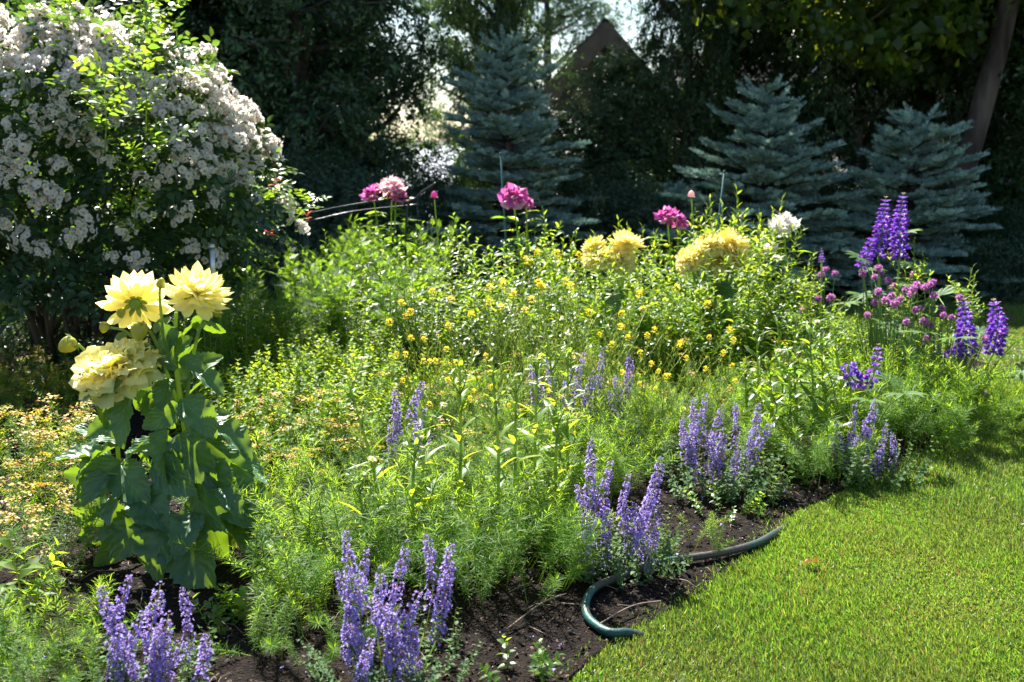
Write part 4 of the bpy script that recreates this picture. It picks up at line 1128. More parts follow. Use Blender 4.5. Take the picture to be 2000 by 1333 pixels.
for q in range(40):
    px = U(1130, 1600); Y = U(5.5, 6.8)
    py = topline(px) + U(-20, 80)
    if Y < 6.1 and 1130 < px < 1480: py = max(py, 520 + U(0, 60))
    put('phlox_stalk', PHX[q % 3], px, Y, py, .9, LAB_X, 'phlox', 'phlox stalks of the back row')
for px, py in ((1395, 385), (1450, 370), (1480, 385), (1415, 400), (1350, 400), (1500, 410), (1210, 430), (1240, 440), (1115, 410), (1280, 440), (1540, 450)):
    put('phlox_stalk', PHX[px % 3], px, 6.0, py, .9, LAB_X, 'phlox', 'phlox stalks of the back row')
for px, Y, py in ((560, 5.6, 620), (600, 5.5, 610), (640, 5.4, 630), (700, 5.5, 620), (880, 5.4, 590), (930, 5.4, 560), (850, 5.3, 540), (760, 5.4, 600)):
    put('perennial_stalk', PER[px % 4], px, Y, py, .85, LAB_P, 'perennial', 'leafy perennials of the back row')
for px, Y, py in ((385, 5.05, 540), (412, 5.0, 525), (440, 5.05, 530), (425, 4.9, 560), (395, 4.85, 575), (455, 4.95, 560), (470, 5.1, 520)):
    put('feathery_plant', FEA[px % 3], px, Y, py, .8, LAB_F, 'feathery plant', 'feathery plants of the back row')
# leafy stalks around the lupins
LAB_L = 'leafy green stalk growing among the chives and lupins'
for q in range(26):
    px = U(1540, 1860); Y = U(4.9, 5.9); py = np.interp(px, [1540, 1620, 1700, 1800, 1860], [560, 540, 545, 540, 600]) + U(0, 70) + (5.9 - Y) * 50
    put('lupin_bed_stalk', (PHX + BRD)[q % 6], px, Y, py, .85, LAB_L, 'perennial', 'leafy stalks among the lupins')
for px, py, Y in ((1800, 470, 5.4), (1865, 520, 5.3), (1880, 535, 5.3), (1790, 500, 5.5)):
    put('lupin_bed_stalk', PHX[px % 3], px, Y, py, .9, LAB_L, 'perennial', 'leafy stalks among the lupins')

# ------------------------------------------------------------------ fleabane stalks with white button flowers
def button_t():
    mb = MB(); n = 26; ph = np.arange(n) * 2 * pi / n
    mb.scatter(needle(.0085, .0022), dirs(ph, np.zeros(n)) * .003, frames(dirs(ph, U(0, .25, n)), ups(n)), 1.0, 2)
    mb.add(T(ball(.0042, 8, 4, .5).V + [0, 0, .001], ball(.0042, 8, 4).Q), 3)
    return mb.template()
BT = button_t()
from mathutils import Matrix, Vector
def face(o, d):
    o.rotation_mode = 'QUATERNION'; o.rotation_quaternion = Vector((0, 0, 1)).rotation_difference(Vector(list(d)).normalized())
_m = MB(); _m.add(BT); BTM = _m.mesh('fleabane_flower', [M['stem'], M['stem'], M['white_petal'], M['mustard']])
def fleabane(px, py, Y, bpx, label, leaf='pale_leaf', L=.105, nl=16, s=1.0):
    Y -= .22 if leaf == 'pale_leaf' else .1
    top = P(px, py, Y); b = np.array([P(bpx, 900, Y)[0], Y - .03, 0]); b[2] = soil_z(b[None, :2])[0] - .01
    h = top[2] - b[2]
    t = thing('fleabane_stalk', label, 'fleabane', b, 0, 'fleabane stalks in the middle of the bed')
    e = top - b
    pl = smooth_path([(0, 0, 0), e * [.35, .35, .5] + rng.normal(0, .01, 3), e], 8)
    st = MB(); st.tube(pl, np.linspace(.0062, .003, len(pl)) * s, 7)
    fo = MB(); fl = MB()
    lt = leaf_t(1, .2, 5, .28, .3, prof_lance); lt2 = leaf_t(1, .2, 5, .2, .55, prof_lance)
    f = np.linspace(.16, .95, nl) ** .9
    pos = np.stack([np.interp(f * (len(pl) - 1), np.arange(len(pl)), pl[:, a]) for a in range(3)], -1)
    dd_ = dirs(np.arange(nl) * 2.4 + U(0, .6, nl), .75 + rng.normal(0, .22, nl))
    fo.scatter(lt, pos, frames(dd_, UP + noise_dir(nl, .2)), L * np.interp(f, [0, .5, 1], [1.15, 1, .5]) * U(.8, 1.15, nl))
    fo.scatter(lt2, pos[:nl // 2] + [0, 0, .02], frames(dirs(np.arange(nl // 2) * 2.4 + 1.9, .5 + rng.normal(0, .2, nl // 2)), UP + noise_dir(nl // 2, .2)), L * .7 * U(.8, 1.15, nl // 2))
    heads = []
    for q in range(4):
        k = int(U(.78, .97) * (len(pl) - 1)); e2 = pl[k] + dirs(q * 1.6 + U(0, .8), U(.8, 1.2)) * U(.05, .11)
        st.tube(np.array([pl[k], (pl[k] + e2) / 2 + [0, 0, -.004], e2]), [.002, .0017, .0013], 5)
        n = 4; fo.scatter(LANCE, pl[k] + (e2 - pl[k]) * np.linspace(.3, .95, n)[:, None], frames(dirs(U(0, 6.28, n), U(.3, .9, n)), ups(n)), .04 * U(.7, 1.2, n))
        zz = norm(dirs(U(0, 6.28), 1.2)).ravel(); heads.append((e2, zz, (1.15 if q == 0 else .55) * s))
    obj('stem', st.mesh('fleabane_stem', M['stem']), t); obj('foliage', fo.mesh('fleabane_foliage', M[leaf]), t)
    for hp_, zz, hs_ in heads:
        face(obj('flower_head', BTM, t, hp_, sca=(hs_,) * 3), zz)
for px, py, Y, bpx, lab in ((678, 738, 3.45, 745, 'leaning fleabane stalk with one white button flower above the front catmint'), (898, 702, 3.55, 893, 'pale fleabane stalk, first of the close row above the ferny spurge'),
                            (962, 715, 3.5, 968, 'thick pale fleabane stalk with upright leaves behind the front spurge'), (1008, 728, 3.6, 1006, 'shorter fleabane stalk between two taller pale ones'), (1050, 690, 3.7, 1046, 'fleabane stalk topped by a white button among mustard flowers'),
                            (1065, 632, 3.9, 1100, 'tall fleabane stalk topped by the highest white button flower'), (1110, 680, 3.9, 1110, 'fleabane stalk next to the violet catmint and mustard flowers'), (812, 860, 3.35, 815, 'short fleabane stalk close behind the front catmint'), (835, 800, 3.5, 835, 'slim fleabane stalk beside the short one behind the front catmint'), (700, 940, 3.2, 695, 'short dark fleabane stalk with two white edged leaves beside the dahlia'), (1090, 800, 3.6, 1090, 'leafy fleabane stalk behind the middle catmint')):
    fleabane(px, py, Y, bpx, lab)
for k, (px, py, Y) in enumerate(((1478, 640, 4.5), (1518, 625, 4.6), (1554, 615, 4.5), (1580, 640, 4.4), (1602, 625, 4.6), (1610, 745, 4.3), (1500, 700, 4.3), (1630, 660, 4.7), (1455, 720, 4.6), (1540, 690, 4.35))):
    fleabane(px, py, Y, px + 4, 'dark stemmed fleabane stalk of the leafy group beside the lawn side spurge', 'bright_leaf', .10, 20)

# ------------------------------------------------------------------ yellow mustard
def mustard_meshes(seed, h):
    global rng
    keep = rng; rng = np.random.default_rng(seed); st = MB(); fl = MB(); fl2 = MB()
    b = rng.normal(0, .03, 2)
    pl = smooth_path([(0, 0, 0), (b[0], b[1], h * .5), (0, 0, h)], 6)
    st.tube(pl, np.linspace(.0024, .0011, len(pl)), 4)
    n = 26; f = np.linspace(.45, .97, n)
    pos = np.stack([np.interp(f * (len(pl) - 1), np.arange(len(pl)), pl[:, a]) for a in range(3)], -1)
    st.scatter(needle(.022, .0022), pos, frames(dirs(np.arange(n) * 2.4, U(.8, 1.25, n)), noise_dir(n, 1)), U(.7, 1.2, n))
    st.scatter(LANCE, pos[:6] - [0, 0, .18], frames(dirs(np.arange(6) * 2.4, U(.4, .8, 6)), ups(6)), U(.03, .055, 6))
    for q in range(3):
        k = int(U(.35, .7) * (len(pl) - 1)); e = pl[k] + dirs(q * 2.1 + U(0, 1), U(1.0, 1.3)) * h * U(.2, .42)
        st.tube(np.array([pl[k], (pl[k] + e) / 2 + [0, 0, -.01], e]), [.0016, .0013, .0009], 4)
        m_ = 12; st.scatter(needle(.02, .0021), pl[k] + (e - pl[k]) * np.linspace(.3, 1, m_)[:, None], frames(dirs(np.arange(m_) * 2.4, U(.7, 1.2, m_)), noise_dir(m_, 1)), U(.7, 1.2, m_))
        if q == 0: fl2.scatter(diamond(1, .9, .1), e + noise_dir(12, .0045), frames(dirs(U(0, 6.28, 12), U(-.2, .9, 12)), ups(12)), U(.004, .0065, 12))
    n = 44
    v = norm(noise_dir(n, 1) + [0, 0, .4]); fl.scatter(diamond(1, .9, .12), np.array([0, 0, h]) + v * [.0102, .0102, .012], frames(v + noise_dir(n, .5), ups(n)), U(.007, .0115, n))
    rng = keep
    return st.mesh('mustard_stem', M['stem']), fl.mesh('mustard_flowers', M['mustard']), fl2.mesh('mustard_side_flowers', M['mustard'])
MUS = [mustard_meshes(140 + q, .6) for q in range(4)]
mpx = [(315, 380), (338, 445), (360, 425), (250, 480), (363, 563), (432, 568), (288, 645), (335, 647), (428, 682), (462, 682), (490, 682), (320, 783), (475, 322), (572, 360), (558, 497), (548, 620), (676, 440), (775, 295), (770, 375), (842, 285), (897, 335), (833, 398), (955, 415), (990, 360), (1035, 290),
       (1168, 265), (1195, 290), (1292, 430), (1460, 435), (1456, 502), (1343, 546), (1490, 560), (1570, 413), (1630, 517), (1592, 548), (1408, 595), (1555, 640), (1615, 695), (1650, 735), (1703, 760), (1553, 800), (1465, 740), (752, 655), (595, 688), (555, 780), (692, 835), (670, 875), (458, 905), (785, 815), (1080, 835),
       (873, 912), (1162, 937), (1068, 1047), (638, 1037), (1213, 1057), (1745, 300), (1760, 605), (1550, 330), (1025, 275), (1050, 300), (1125, 125), (965, 155), (1235, 135), (1295, 75), (1020, 120)]
mpx = [(667 + .375 * a, 450 + .375 * b) for a, b in mpx] + [(1425, 645), (1432, 665), (1382, 595), (1385, 660), (1330, 670), (1412, 690), (1430, 715), (1435, 745), (1378, 720), (1340, 700), (1300, 735), (1280, 760)]
n_flowering = len(mpx)
mpx += [(float(U(960, 1260)), float(U(570, 720))) for _ in range(34)]
for k, (px, py) in enumerate(mpx):
    Y = np.interp(py, [500, 560, 640, 740, 850], [5.0, 4.85, 4.5, 4.1, 3.7]) + U(-.12, .12)
    top = P(px, py, Y)
    bx = top[0] + U(-.05, .05) + (.03 if px > 1150 else -.01)
    b = np.array([bx - (top[0] - P(1080, 700, Y)[0]) * .22, Y + U(-.06, .06), .02])
    v = top - b; L = np.linalg.norm(v)
    t = thing('mustard_plant', 'slender wild mustard stalk with a small yellow flower cluster at its tip', 'mustard plant', b, 0, 'yellow mustard stalks over the spurge')
    t.rotation_euler = (0, 0, 0)
    from mathutils import Vector
    t.rotation_mode = 'QUATERNION'; t.rotation_quaternion = Vector((0, 0, 1)).rotation_difference(Vector(v.tolist()).normalized())
    s = L / .6; t.scale = (1.0, 1.0, s) if .8 < s < 1.25 else (s, s, s)
    ms = MUS[k % 4]; obj('stem', ms[0], t)
    if k < n_flowering:
        obj('flower_cluster', ms[1], t); obj('flower_cluster', ms[2], t)
    else:
        t['label'] = 'slender wild mustard stalk gone to narrow seed pods, without flowers'; t['group'] = 'mustard stalks gone to seed'

# ------------------------------------------------------------------ catmint
def floret_t():
    V = []; Q = []
    mb = MB()
    # calyx
    mb.scatter(diamond(.007, .0032, .0008), np.zeros((3, 3)), frames(dirs(np.array([1.57, 1.57, 1.57]), np.array([0, 0, 0.])) , np.array([[0, 0, 1.], [1, 0, .3], [-1, 0, .3]])), 1.0, 1)
    # hooded upper lip (2 lobes) and spreading lower lip (3 lobes)
    pt = leaf_t(.0062, .0056, 2, -.25, .12, prof_obov)
    d = np.array([[.35, .55, .75], [-.35, .55, .75], [.8, .7, -.1], [-.8, .7, -.1], [0, .75, -.65]])
    mb.scatter(pt, np.tile([0, .0055, 0], (5, 1)), frames(d, np.array([[0, -.7, .7], [0, -.7, .7], [0, .3, 1], [0, .3, 1], [0, .8, .6]], float)), np.array([.9, .9, .95, .95, 1.35]), 0)
    return mb.template()
FLT = floret_t()
def spike_mesh(seed, L=.26, f0=.25):
    global rng
    keep = rng; rng = np.random.default_rng(seed); mb = MB()
    b = rng.normal(0, .016, 2)
    pl = smooth_path([(0, 0, 0), (b[0], b[1], L * .5), (0, 0, L)], 5)
    mb.tube(pl, np.linspace(.0018, .0009, len(pl)), 5, 2)
    zs = list(np.linspace(L * f0, L * .985, 12) + rng.normal(0, .003, 12))
    for i, z_ in enumerate(zs):
        t = i / 11
        n = int(np.interp(t, [0, .3, .85, 1], [7, 12, 12, 6])); rad = np.interp(t, [0, .4, .85, 1], [.015, .017, .012, .004]) * U(.8, 1.12)
        if rng.random() < .3: n = max(3, n // 2)
        ph = U(0, 6.28, n); el = U(-.2, .75, n)
        base = np.array([np.interp(z_, pl[:, 2], pl[:, 0]), np.interp(z_, pl[:, 2], pl[:, 1]), z_])
        d = dirs(ph, el)
        pos = base + d * rad * .75 * U(.6, 1.15, n)[:, None] + np.column_stack([np.zeros((n, 2)), rng.normal(0, .0035, n)])
        mb.scatter(FLT, pos, frames(d, UP + noise_dir(n, .2)), U(.9, 1.3, n) * np.interp(t, [0, .85, 1], [1, .9, .6]))
        k = n // 2 + 3
        ph2 = U(0, 6.28, k); mb.scatter(diamond(.0075, .0032, .0006), base + np.zeros((k, 3)) + dirs(ph2, np.zeros(k)) * .003, frames(dirs(ph2, U(.3, .9, k)), ups(k)), U(.8, 1.2, k), 1)
    # leaves low on the stem
    n = 8; f = np.linspace(.02, f0 + .1, n); ph = np.repeat(np.arange(4) * 1.57, 2) + np.tile([0, pi], 4)
    mb.scatter(LEAF2, np.column_stack([np.zeros((n, 2)), f * L]), frames(dirs(ph, U(.0, .5, n)), ups(n)), U(.018, .028, n), 3)
    rng = keep
    return mb.mesh('catmint_spike', [M['catmint_flower'], M['catmint_calyx'], M['stem'], M['catmint_leaf']])
SPK = [spike_mesh(150 + q) for q in range(4)] + [spike_mesh(160 + q, .26, .5) for q in range(3)]
CH = [herb_t(170 + q, .15 + .03 * q, 16, .027, .019) for q in range(3)]
def catmint(bpx, bpy, tips, label, rad=.1, nleaf=36, spread=.12, dy=.1, lh=.9):
    c = G(bpx, bpy); c[2] = soil_z(c[None, :2])[0] - .01
    t = thing('catmint_clump', label, 'catmint', c, 0, 'violet catmint clumps')
    mb = MB(); a = U(0, 6.28, nleaf); r = rad * 1.25 * np.sqrt(rng.random(nleaf))
    p = np.column_stack([np.cos(a) * r, np.sin(a) * r, np.zeros(nleaf)])
    plant_shoots(mb, CH, p, lh * U(.7, 1.1, nleaf), .2, p / rad * .35)
    obj('foliage', mb.mesh('catmint_foliage', [M['catmint_leaf'], M['stem']]), t)
    for k, (px, py) in enumerate(tips):
        Y = c[1] + U(-dy, dy) * .4 - (py - min(t_[1] for t_ in tips)) * .0008
        top = P(px, py, Y) - c
        if top[2] < .08: top[2] = .08
        b = np.array([top[0] * .72 + U(-.02, .02), (top[1]) * .8, 0.0])
        v = top - b; L = np.linalg.norm(v)
        f = .24
        if L > f: b = top - v / L * f * U(.92, 1.05); 
        v = top - b; L = np.linalg.norm(v)
        v = v + np.array([U(-.022, .022), U(-.02, .02), 0]); low = b[2] > .03
        o = obj('flower_spike', SPK[k % 4] if not (L < .2) else SPK[k % 4], t, b)
        o.rotation_mode = 'QUATERNION'; o.rotation_quaternion = Vector((0, 0, 1)).rotation_difference(Vector(v.tolist()).normalized())
        s = L / .26; w = min(1.1, max(.8, s)) * U(.78, 1.12); o.scale = (w, w, s)
        if low:
            mb = MB(); mb.tube(np.array([[b[0] * .6, b[1] * .6, 0], b + v * .02]), [.0021, .0018], 5); obj('stem', mb.mesh('catmint_stem', M['stem']), t)
catmint(275, 1395, [(203, 1150), (247, 1130), (318, 1140), (362, 1148), (225, 1185), (270, 1190), (340, 1195), (385, 1240), (300, 1225), (215, 1225), (350, 1260), (250, 1260)], 'violet catmint clump nearest the camera, in front of the dahlia', .1, 34, lh=.7)
catmint(765, 1330, [(675, 1045), (720, 1075), (780, 1060), (830, 1050), (885, 1065), (700, 1128), (762, 1112), (650, 1120), (860, 1110), (810, 1150), (690, 1190), (745, 1170), (820, 1200), (735, 1240), (780, 1215), (700, 1230), (805, 1235)], 'large violet catmint clump with many spikes at the front of the bed', .14, 50, lh=.62)
catmint(1210, 1120, [(1148, 858), (1205, 903), (1303, 900), (1125, 948), (1168, 955), (1232, 928), (1268, 962), (1245, 985), (1185, 1000), (1140, 1005), (1290, 940), (1215, 980), (1270, 1010), (1160, 1020)], 'violet catmint clump standing behind the curve of the green hose', .13, 60, lh=.75)
catmint(1400, 965, [(1350, 780), (1380, 772), (1405, 795), (1440, 788), (1490, 793), (1365, 825), (1425, 838), (1340, 850), (1470, 838), (1395, 850), (1450, 870), (1380, 880), (1330, 820), (1500, 830)], 'violet catmint clump under the fleabane stalks by the lawn', .17, 60)
catmint(1695, 935, [(1630, 830), (1680, 790), (1717, 783), (1750, 850), (1700, 820), (1655, 845), (1730, 830), (1615, 860), (1680, 850), (1715, 865)], 'small faded catmint clump sprawling at the lawn edge', .17, 50, lh=.8)
catmint(1145, 890, [(1075, 700), (1140, 688), (1182, 683), (1220, 693), (1030, 708), (1110, 720), (1160, 725), (1205, 735), (1055, 735), (1130, 750), (1235, 730), (1185, 765)], 'violet catmint clump half hidden among the mustard stalks', .2, 50)
catmint(810, 950, [(770, 765), (822, 745), (785, 800), (805, 830), (845, 850), (830, 800), (765, 820)], 'sparse catmint clump behind the pale fleabane stalks', .13, 30)

# ------------------------------------------------------------------ dahlias
DP = leaf_t(1, .34, 6, -.45, -.12, prof_obov, 2, 0)
DPW = leaf_t(1, .46, 8, -.25, .10, prof_obov, 2, .34, wf=2.6)
def dahlia_head(seed, rad, kind):
    """local +Z is where the flower faces"""
    global rng
    keep = rng; rng = np.random.default_rng(seed); mb = MB()
    if kind == 'open':
        rings = [(12, 2.05, .95), (14, 1.75, 1.0), (14, 1.5, .98), (14, 1.22, .92), (13, .95, .8), (11, .7, .62), (9, .42, .44), (6, .18, .3)]
        tpl = DP
    elif kind == 'back':
        rings = [(11, 1.75, 1.0), (11, 1.5, .98), (11, 1.2, .92), (10, .9, .8), (8, .6, .62), (6, .3, .44)]
        tpl = DP
    else:
        rings = [(12, 2.05, .85), (15, 1.8, .98), (16, 1.55, 1.0), (16, 1.3, .95), (14, 1.02, .88), (12, .75, .78), (9, .5, .66), (7, .25, .55)]
        tpl = DPW
    for k, (n, th, L) in enumerate(rings):
        ph = np.arange(n) * 2 * pi / n + k * .37 + rng.normal(0, .07, n)
        el = pi / 2 - (th + rng.normal(0, .09, n))
        d = dirs(ph, el)
        R = frames(d, UP - d * .2 + noise_dir(n, .12))
        mb.scatter(tpl, d * rad * .07 + [0, 0, -.01 * k * 0], R, rad * L * U(.86, 1.08, n))
    rng = keep
    return mb.mesh('dahlia_petals', M['dahlia_petal'])
def calyx_mesh(rad):
    mb = MB(); mb.add(T(ball(rad * .2, 12, 6, .55).V + [0, 0, -rad * .07], ball(rad * .2, 12, 6).Q))
    n = 8; ph = np.arange(n) * 2 * pi / n
    mb.scatter(leaf_t(1, .5, 3, .2, .5, prof_ovate), dirs(ph, np.full(n, -.5)) * rad * .12, frames(dirs(ph, np.full(n, -.15)), -ups(n) * -1), rad * .32)
    return mb.mesh('dahlia_calyx', M['stem'])
def face(o, d):
    o.rotation_mode = 'QUATERNION'; o.rotation_quaternion = Vector((0, 0, 1)).rotation_difference(Vector(list(d)).normalized())
def prof_dahlia(t): return np.clip(t, 0, 1) ** .6 * np.clip(1 - t, 0, 1) ** .85 / .42
DLEAF = [leaf_t(1, .66 + .04 * q, 22, .28 + .12 * q, .12 + .13 * q, prof_dahlia, 3, .035 + .025 * q, .13, 3.2) for q in range(4)]
def dleaf_mesh(t):
    mb = MB(); mb.add(t)
    return mb.mesh('dahlia_leaf', M['dahlia_leaf'])
DLM = [dleaf_mesh(t) for t in DLEAF]
def bud_mesh():
    mb = MB(); b = ball(1, 24, 10, 1.05); r = (1 + .09 * np.cos(np.arctan2(b.V[:, 1], b.V[:, 0]) * 6 + b.V[:, 2] * 1.2)) * (1 - .22 * np.clip(b.V[:, 2], 0, 1.1) ** 2)
    b.V[:, :2] *= r[:, None]; b.V[:, 2] = np.where(b.V[:, 2] > 0, b.V[:, 2] * 1.45, b.V[:, 2] * .85)
    mb.add(b); n = 7; ph = np.arange(n) * 2 * pi / n
    mb.scatter(leaf_t(1.15, .6, 3, .3, -.25, prof_ovate), dirs(ph, np.full(n, -1.1)) * .8, frames(dirs(ph, np.full(n, .05)), ups(n)), 1.0, 1)
    return mb.mesh('dahlia_bud', [M['dahlia_bud'], M['stem']])
BUD = bud_mesh()
DY = 3.2
db = G(345, 1120); db[2] = soil_z(db[None, :2])[0] - .01
dah = thing('dahlia_plant', 'big pale yellow dahlia with broad dark leaves in front of the rose bush', 'dahlia', db)
def dp(px, py, dy=0.0): return P(px, py, DY + dy) - db
def dstem(pts, r0, r1, name='stem'):
    mb = MB(); pl = smooth_path([dp(*a) if len(a) > 1 else a for a in pts], 8); mb.tube(pl, np.linspace(r0, r1, len(pl)), 8); obj(name, mb.mesh('dahlia_stem', M['stem']), dah)
dstem([(385, 1115), (378, 960), (352, 780), (342, 690), (344, 610)], .0095, .005)
dstem([(330, 1115), (245, 960), (228, 850), (222, 780)], .008, .005)
dstem([(375, 930), (365, 790), (385, 660), (410, 605)], .006, .004)
dstem([(352, 800), (330, 740), (300, 660), (278, 628)], .0055, .004)
dstem([(300, 680), (262, 660), (240, 645), (215, 640)], .005, .0035)
dstem([(260, 760), (205, 730), (175, 695), (152, 672)], .006, .004)
dstem([(345, 690), (320, 640), (312, 580), (314, 555)], .005, .0035)
dstem([(230, 850), (212, 810), (205, 800)], .004, .003)
F = [(385, 572, -.02, 'open', .097, (.34, -.30, .9)), (265, 592, .06, 'back', .098, (-.25, .85, .35)), (230, 722, -.06, 'ball', .122, (-.22, -.34, .91))]
lab2 = ['open pale yellow bloom facing the sun at the top', 'pale yellow bloom turned away showing its green back', 'heavy drooping cream yellow bloom with ruffled petals']
for k, (px, py, dy, kind, rad, d) in enumerate(F):
    o = obj('flower', dahlia_head(200 + k, rad, kind), dah, dp(px, py, dy)); face(o, d); o['label'] = lab2[k]
    if kind == 'ball': o.scale = (1.12, 1.0, .95)
    obj('calyx', calyx_mesh(rad), o)
for px, py, dy, r, d in ((136, 672, 0, .023, (-.8, -.2, -.5)), (272, 643, -.05, .023, (0, -.4, -1)), (204, 637, 0, .014, (-.2, -.3, -1)), (422, 606, 0, .014, (.2, -.2, -1)), (314, 556, 0, .013, (.2, 0, .8)), (200, 795, -.02, .014, (-.1, -.3, -1)), (236, 610, .02, .012, (0, 0, -1))):
    o = obj('bud', BUD, dah, dp(px, py, dy), sca=(r, r, r)); face(o, d)
# leaves: base pixel, tip pixel, depth shifts of base and tip, facing, variant
DL = [((330, 840), (300, 945), -.05, -.18, 1), ((345, 850), (400, 940), -.05, -.15, 2), ((380, 850), (445, 905), 0, -.05, 0), ((250, 770), (225, 865), -.04, -.12, 1), ((215, 830), (195, 790), 0, -.08, 0), ((235, 900), (160, 965), -.05, -.14, 2), ((235, 905), (275, 985), -.06, -.18, 1),
      ((250, 880), (300, 870), -.05, -.1, 0), ((240, 960), (200, 1010), -.08, -.2, 1), ((270, 960), (310, 1010), -.1, -.22, 2), ((300, 940), (350, 890), -.08, -.14, 0), ((380, 950), (410, 1030), -.08, -.22, 1), ((400, 900), (440, 990), -.05, -.15, 2), ((430, 880), (480, 965), 0, -.08, 1),
      ((440, 870), (515, 920), .05, .06, 0), ((330, 1000), (285, 1105), -.12, -.26, 3), ((300, 1000), (215, 1080), -.05, -.16, 2), ((350, 1010), (390, 1150), -.12, -.30, 1), ((380, 1000), (345, 1070), -.15, -.28, 2), ((400, 950), (480, 1010), -.04, -.14, 1), ((430, 970), (540, 1020), 0, -.05, 2),
      ((440, 1000), (540, 1060), .02, -.02, 1), ((220, 900), (120, 870), 0, -.05, 2), ((230, 860), (150, 830), .02, 0, 0), ((200, 960), (165, 1060), .0, -.06, 3), ((230, 980), (175, 990), .02, .02, 1), ((340, 690), (370, 660), -.02, -.05, 0), ((350, 720), (330, 640), 0, -.06, 1), ((350, 740), (420, 690), .02, .02, 1),
      ((370, 770), (410, 730), .03, .05, 0), ((330, 740), (310, 790), -.02, -.1, 1), ((350, 720), (385, 660), .04, .07, 0), ((190, 770), (230, 745), -.12, -.16, 0), ((185, 765), (165, 780), -.10, -.16, 0), ((300, 650), (330, 620), .03, .05, 0), ((250, 650), (225, 665), .02, -.02, 0), ((360, 900), (330, 960), .05, -.04, 2), ((390, 960), (430, 1080), .0, -.1, 2),
      ((330, 960), (260, 1030), -.1, -.2, 1), ((300, 900), (370, 960), -.1, -.2, 0), ((420, 850), (470, 850), .06, .08, 0), ((280, 1040), (230, 1110), .02, -.04, 2), ((260, 1030), (190, 1130), .05, .0, 1), ((450, 940), (500, 1000), .1, .1, 2), ((340, 860), (270, 880), .03, .02, 1), ((352, 700), (395, 720), -.03, -.06, 0), ((346, 640), (310, 690), -.02, -.05, 1), ((372, 720), (440, 760), -.01, -.02, 1), ((352, 780), (420, 840), -.04, -.08, 2), ((350, 790), (285, 835), -.04, -.10, 1), ((395, 640), (440, 645), .0, .0, 0), ((400, 620), (375, 640), 0, .02, 0), ((330, 735), (275, 790), .03, .02, 2), ((365, 830), (440, 800), .02, .03, 1), ((225, 820), (165, 850), -.02, -.04, 1), ((355, 660), (385, 625), .01, .02, 0), ((300, 700), (340, 720), -.04, -.07, 0), ((240, 930), (128, 935), .0, -.05, 1), ((235, 870), (140, 905), -.02, -.1, 2), ((430, 900), (522, 935), .02, -.02, 0), ((440, 960), (535, 1000), .0, -.06, 1), ((420, 830), (495, 875), .02, -.02, 2), ((400, 1000), (505, 1065), -.04, -.14, 1), ((250, 1000), (165, 1045), -.02, -.12, 2), ((245, 1040), (195, 1125), .02, -.1, 0), ((305, 810), (265, 735), .06, .05, 1), ((290, 765), (325, 835), .04, .0, 2), ((265, 800), (300, 760), .07, .06, 0)]
def place_leaf(parent, b, t, k, face_up=1.0, width=1.0):
    d = t - b; L = float(np.linalg.norm(d))
    nrm = np.array([d[0] * .25, -.55, .75]) + rng.normal(0, .42, 3)
    R = frames(d[None], nrm[None])[0]
    o = obj('leaf', DLM[k], parent)
    o.matrix_local = Matrix([list(R[0] * [L * width, L * 1.08, L]) + [b[0]], list(R[1] * [L * width, L * 1.08, L]) + [b[1]], list(R[2] * [L * width, L * 1.08, L]) + [b[2]], [0, 0, 0, 1]])
    return o
for (b, t, d0, d1, k) in DL:
    bb = dp(b[0], b[1], d0); tt = dp(t[0], t[1], d1)
    bb[2] = max(bb[2], .03); tt[2] = max(tt[2], .02)
    place_leaf(dah, bb, tt, k, width=U(.95, 1.15))
for q in range(7):
    az = U(0, 6.28); hz_ = U(.12, .42); sx = 0.03 if q % 2 else -.09
    b = np.array([sx + cos(az) * .03, sin(az) * .03, hz_]); L = U(.09, .135)
    rad_ = U(.03, .12)
    b = b + np.array([cos(az), sin(az), .1]) * rad_
    t_ = b + np.array([cos(az) * L * .75, sin(az) * L * .75 - .02, -L * U(.3, .8)]); t_[2] = max(t_[2], .03)
    mb = MB(); mb.tube(np.array([[sx, 0, hz_ - .02], b]), [.004, .003], 6); obj('leaf_stalk', mb.mesh('leaf_stalk', M['stem']), dah)
    place_leaf(dah, b, t_, q % 4)
# back-row yellow dahlias
M['far_petal'] = leafmat('far_dahlia_petal', (0.93, 0.85, 0.36), (0.98, 0.86, 0.28), 0.5, 0.55, 0.2, 0.01, 0.1)
def far_dahlia(blooms, base_px, label, Y):
    c = np.array([P(base_px, 500, Y)[0], Y, .02])
    t = thing('far_dahlia_plant', label, 'dahlia', c, 0, 'yellow dahlias in the back row')
    for k, (px, py, r, d) in enumerate(blooms):
        q = P(px, py, Y + .05 * (k % 2)) - c
        mb = MB(); mb.tube(smooth_path([(q[0] * .2, 0, 0), (q[0] * .6, 0, q[2] * .6), q], 5), .007, 6); obj('stem', mb.mesh('dahlia_stem', M['stem']), t)
        me = dahlia_head(230 + k + base_px, r * U(.88, 1.05), 'open' if k % 2 else 'ball'); me.materials[0] = M['far_petal']
        o = obj('flower', me, t, q); face(o, d); o.scale = (1.0, 1.0, .95)
    for k in range(14):
        a = U(0, 6.28); bz = U(.15, .5); b = np.array([cos(a) * .03, sin(a) * .03, bz]); e = b + dirs(a, U(-.5, .3)) * U(.12, .2)
        place_leaf(t, b, e, k % 4)
far_dahlia([(1170, 503, .10, (-.3, -.35, .85)), (1224, 474, .095, (.25, -.2, .95)), (1215, 512, .09, (.3, -.6, .7)), (1160, 480, .075, (-.5, -.1, .8))], 1200, 'far yellow dahlia with overlapping blooms below the purple pink peony', 5.75)
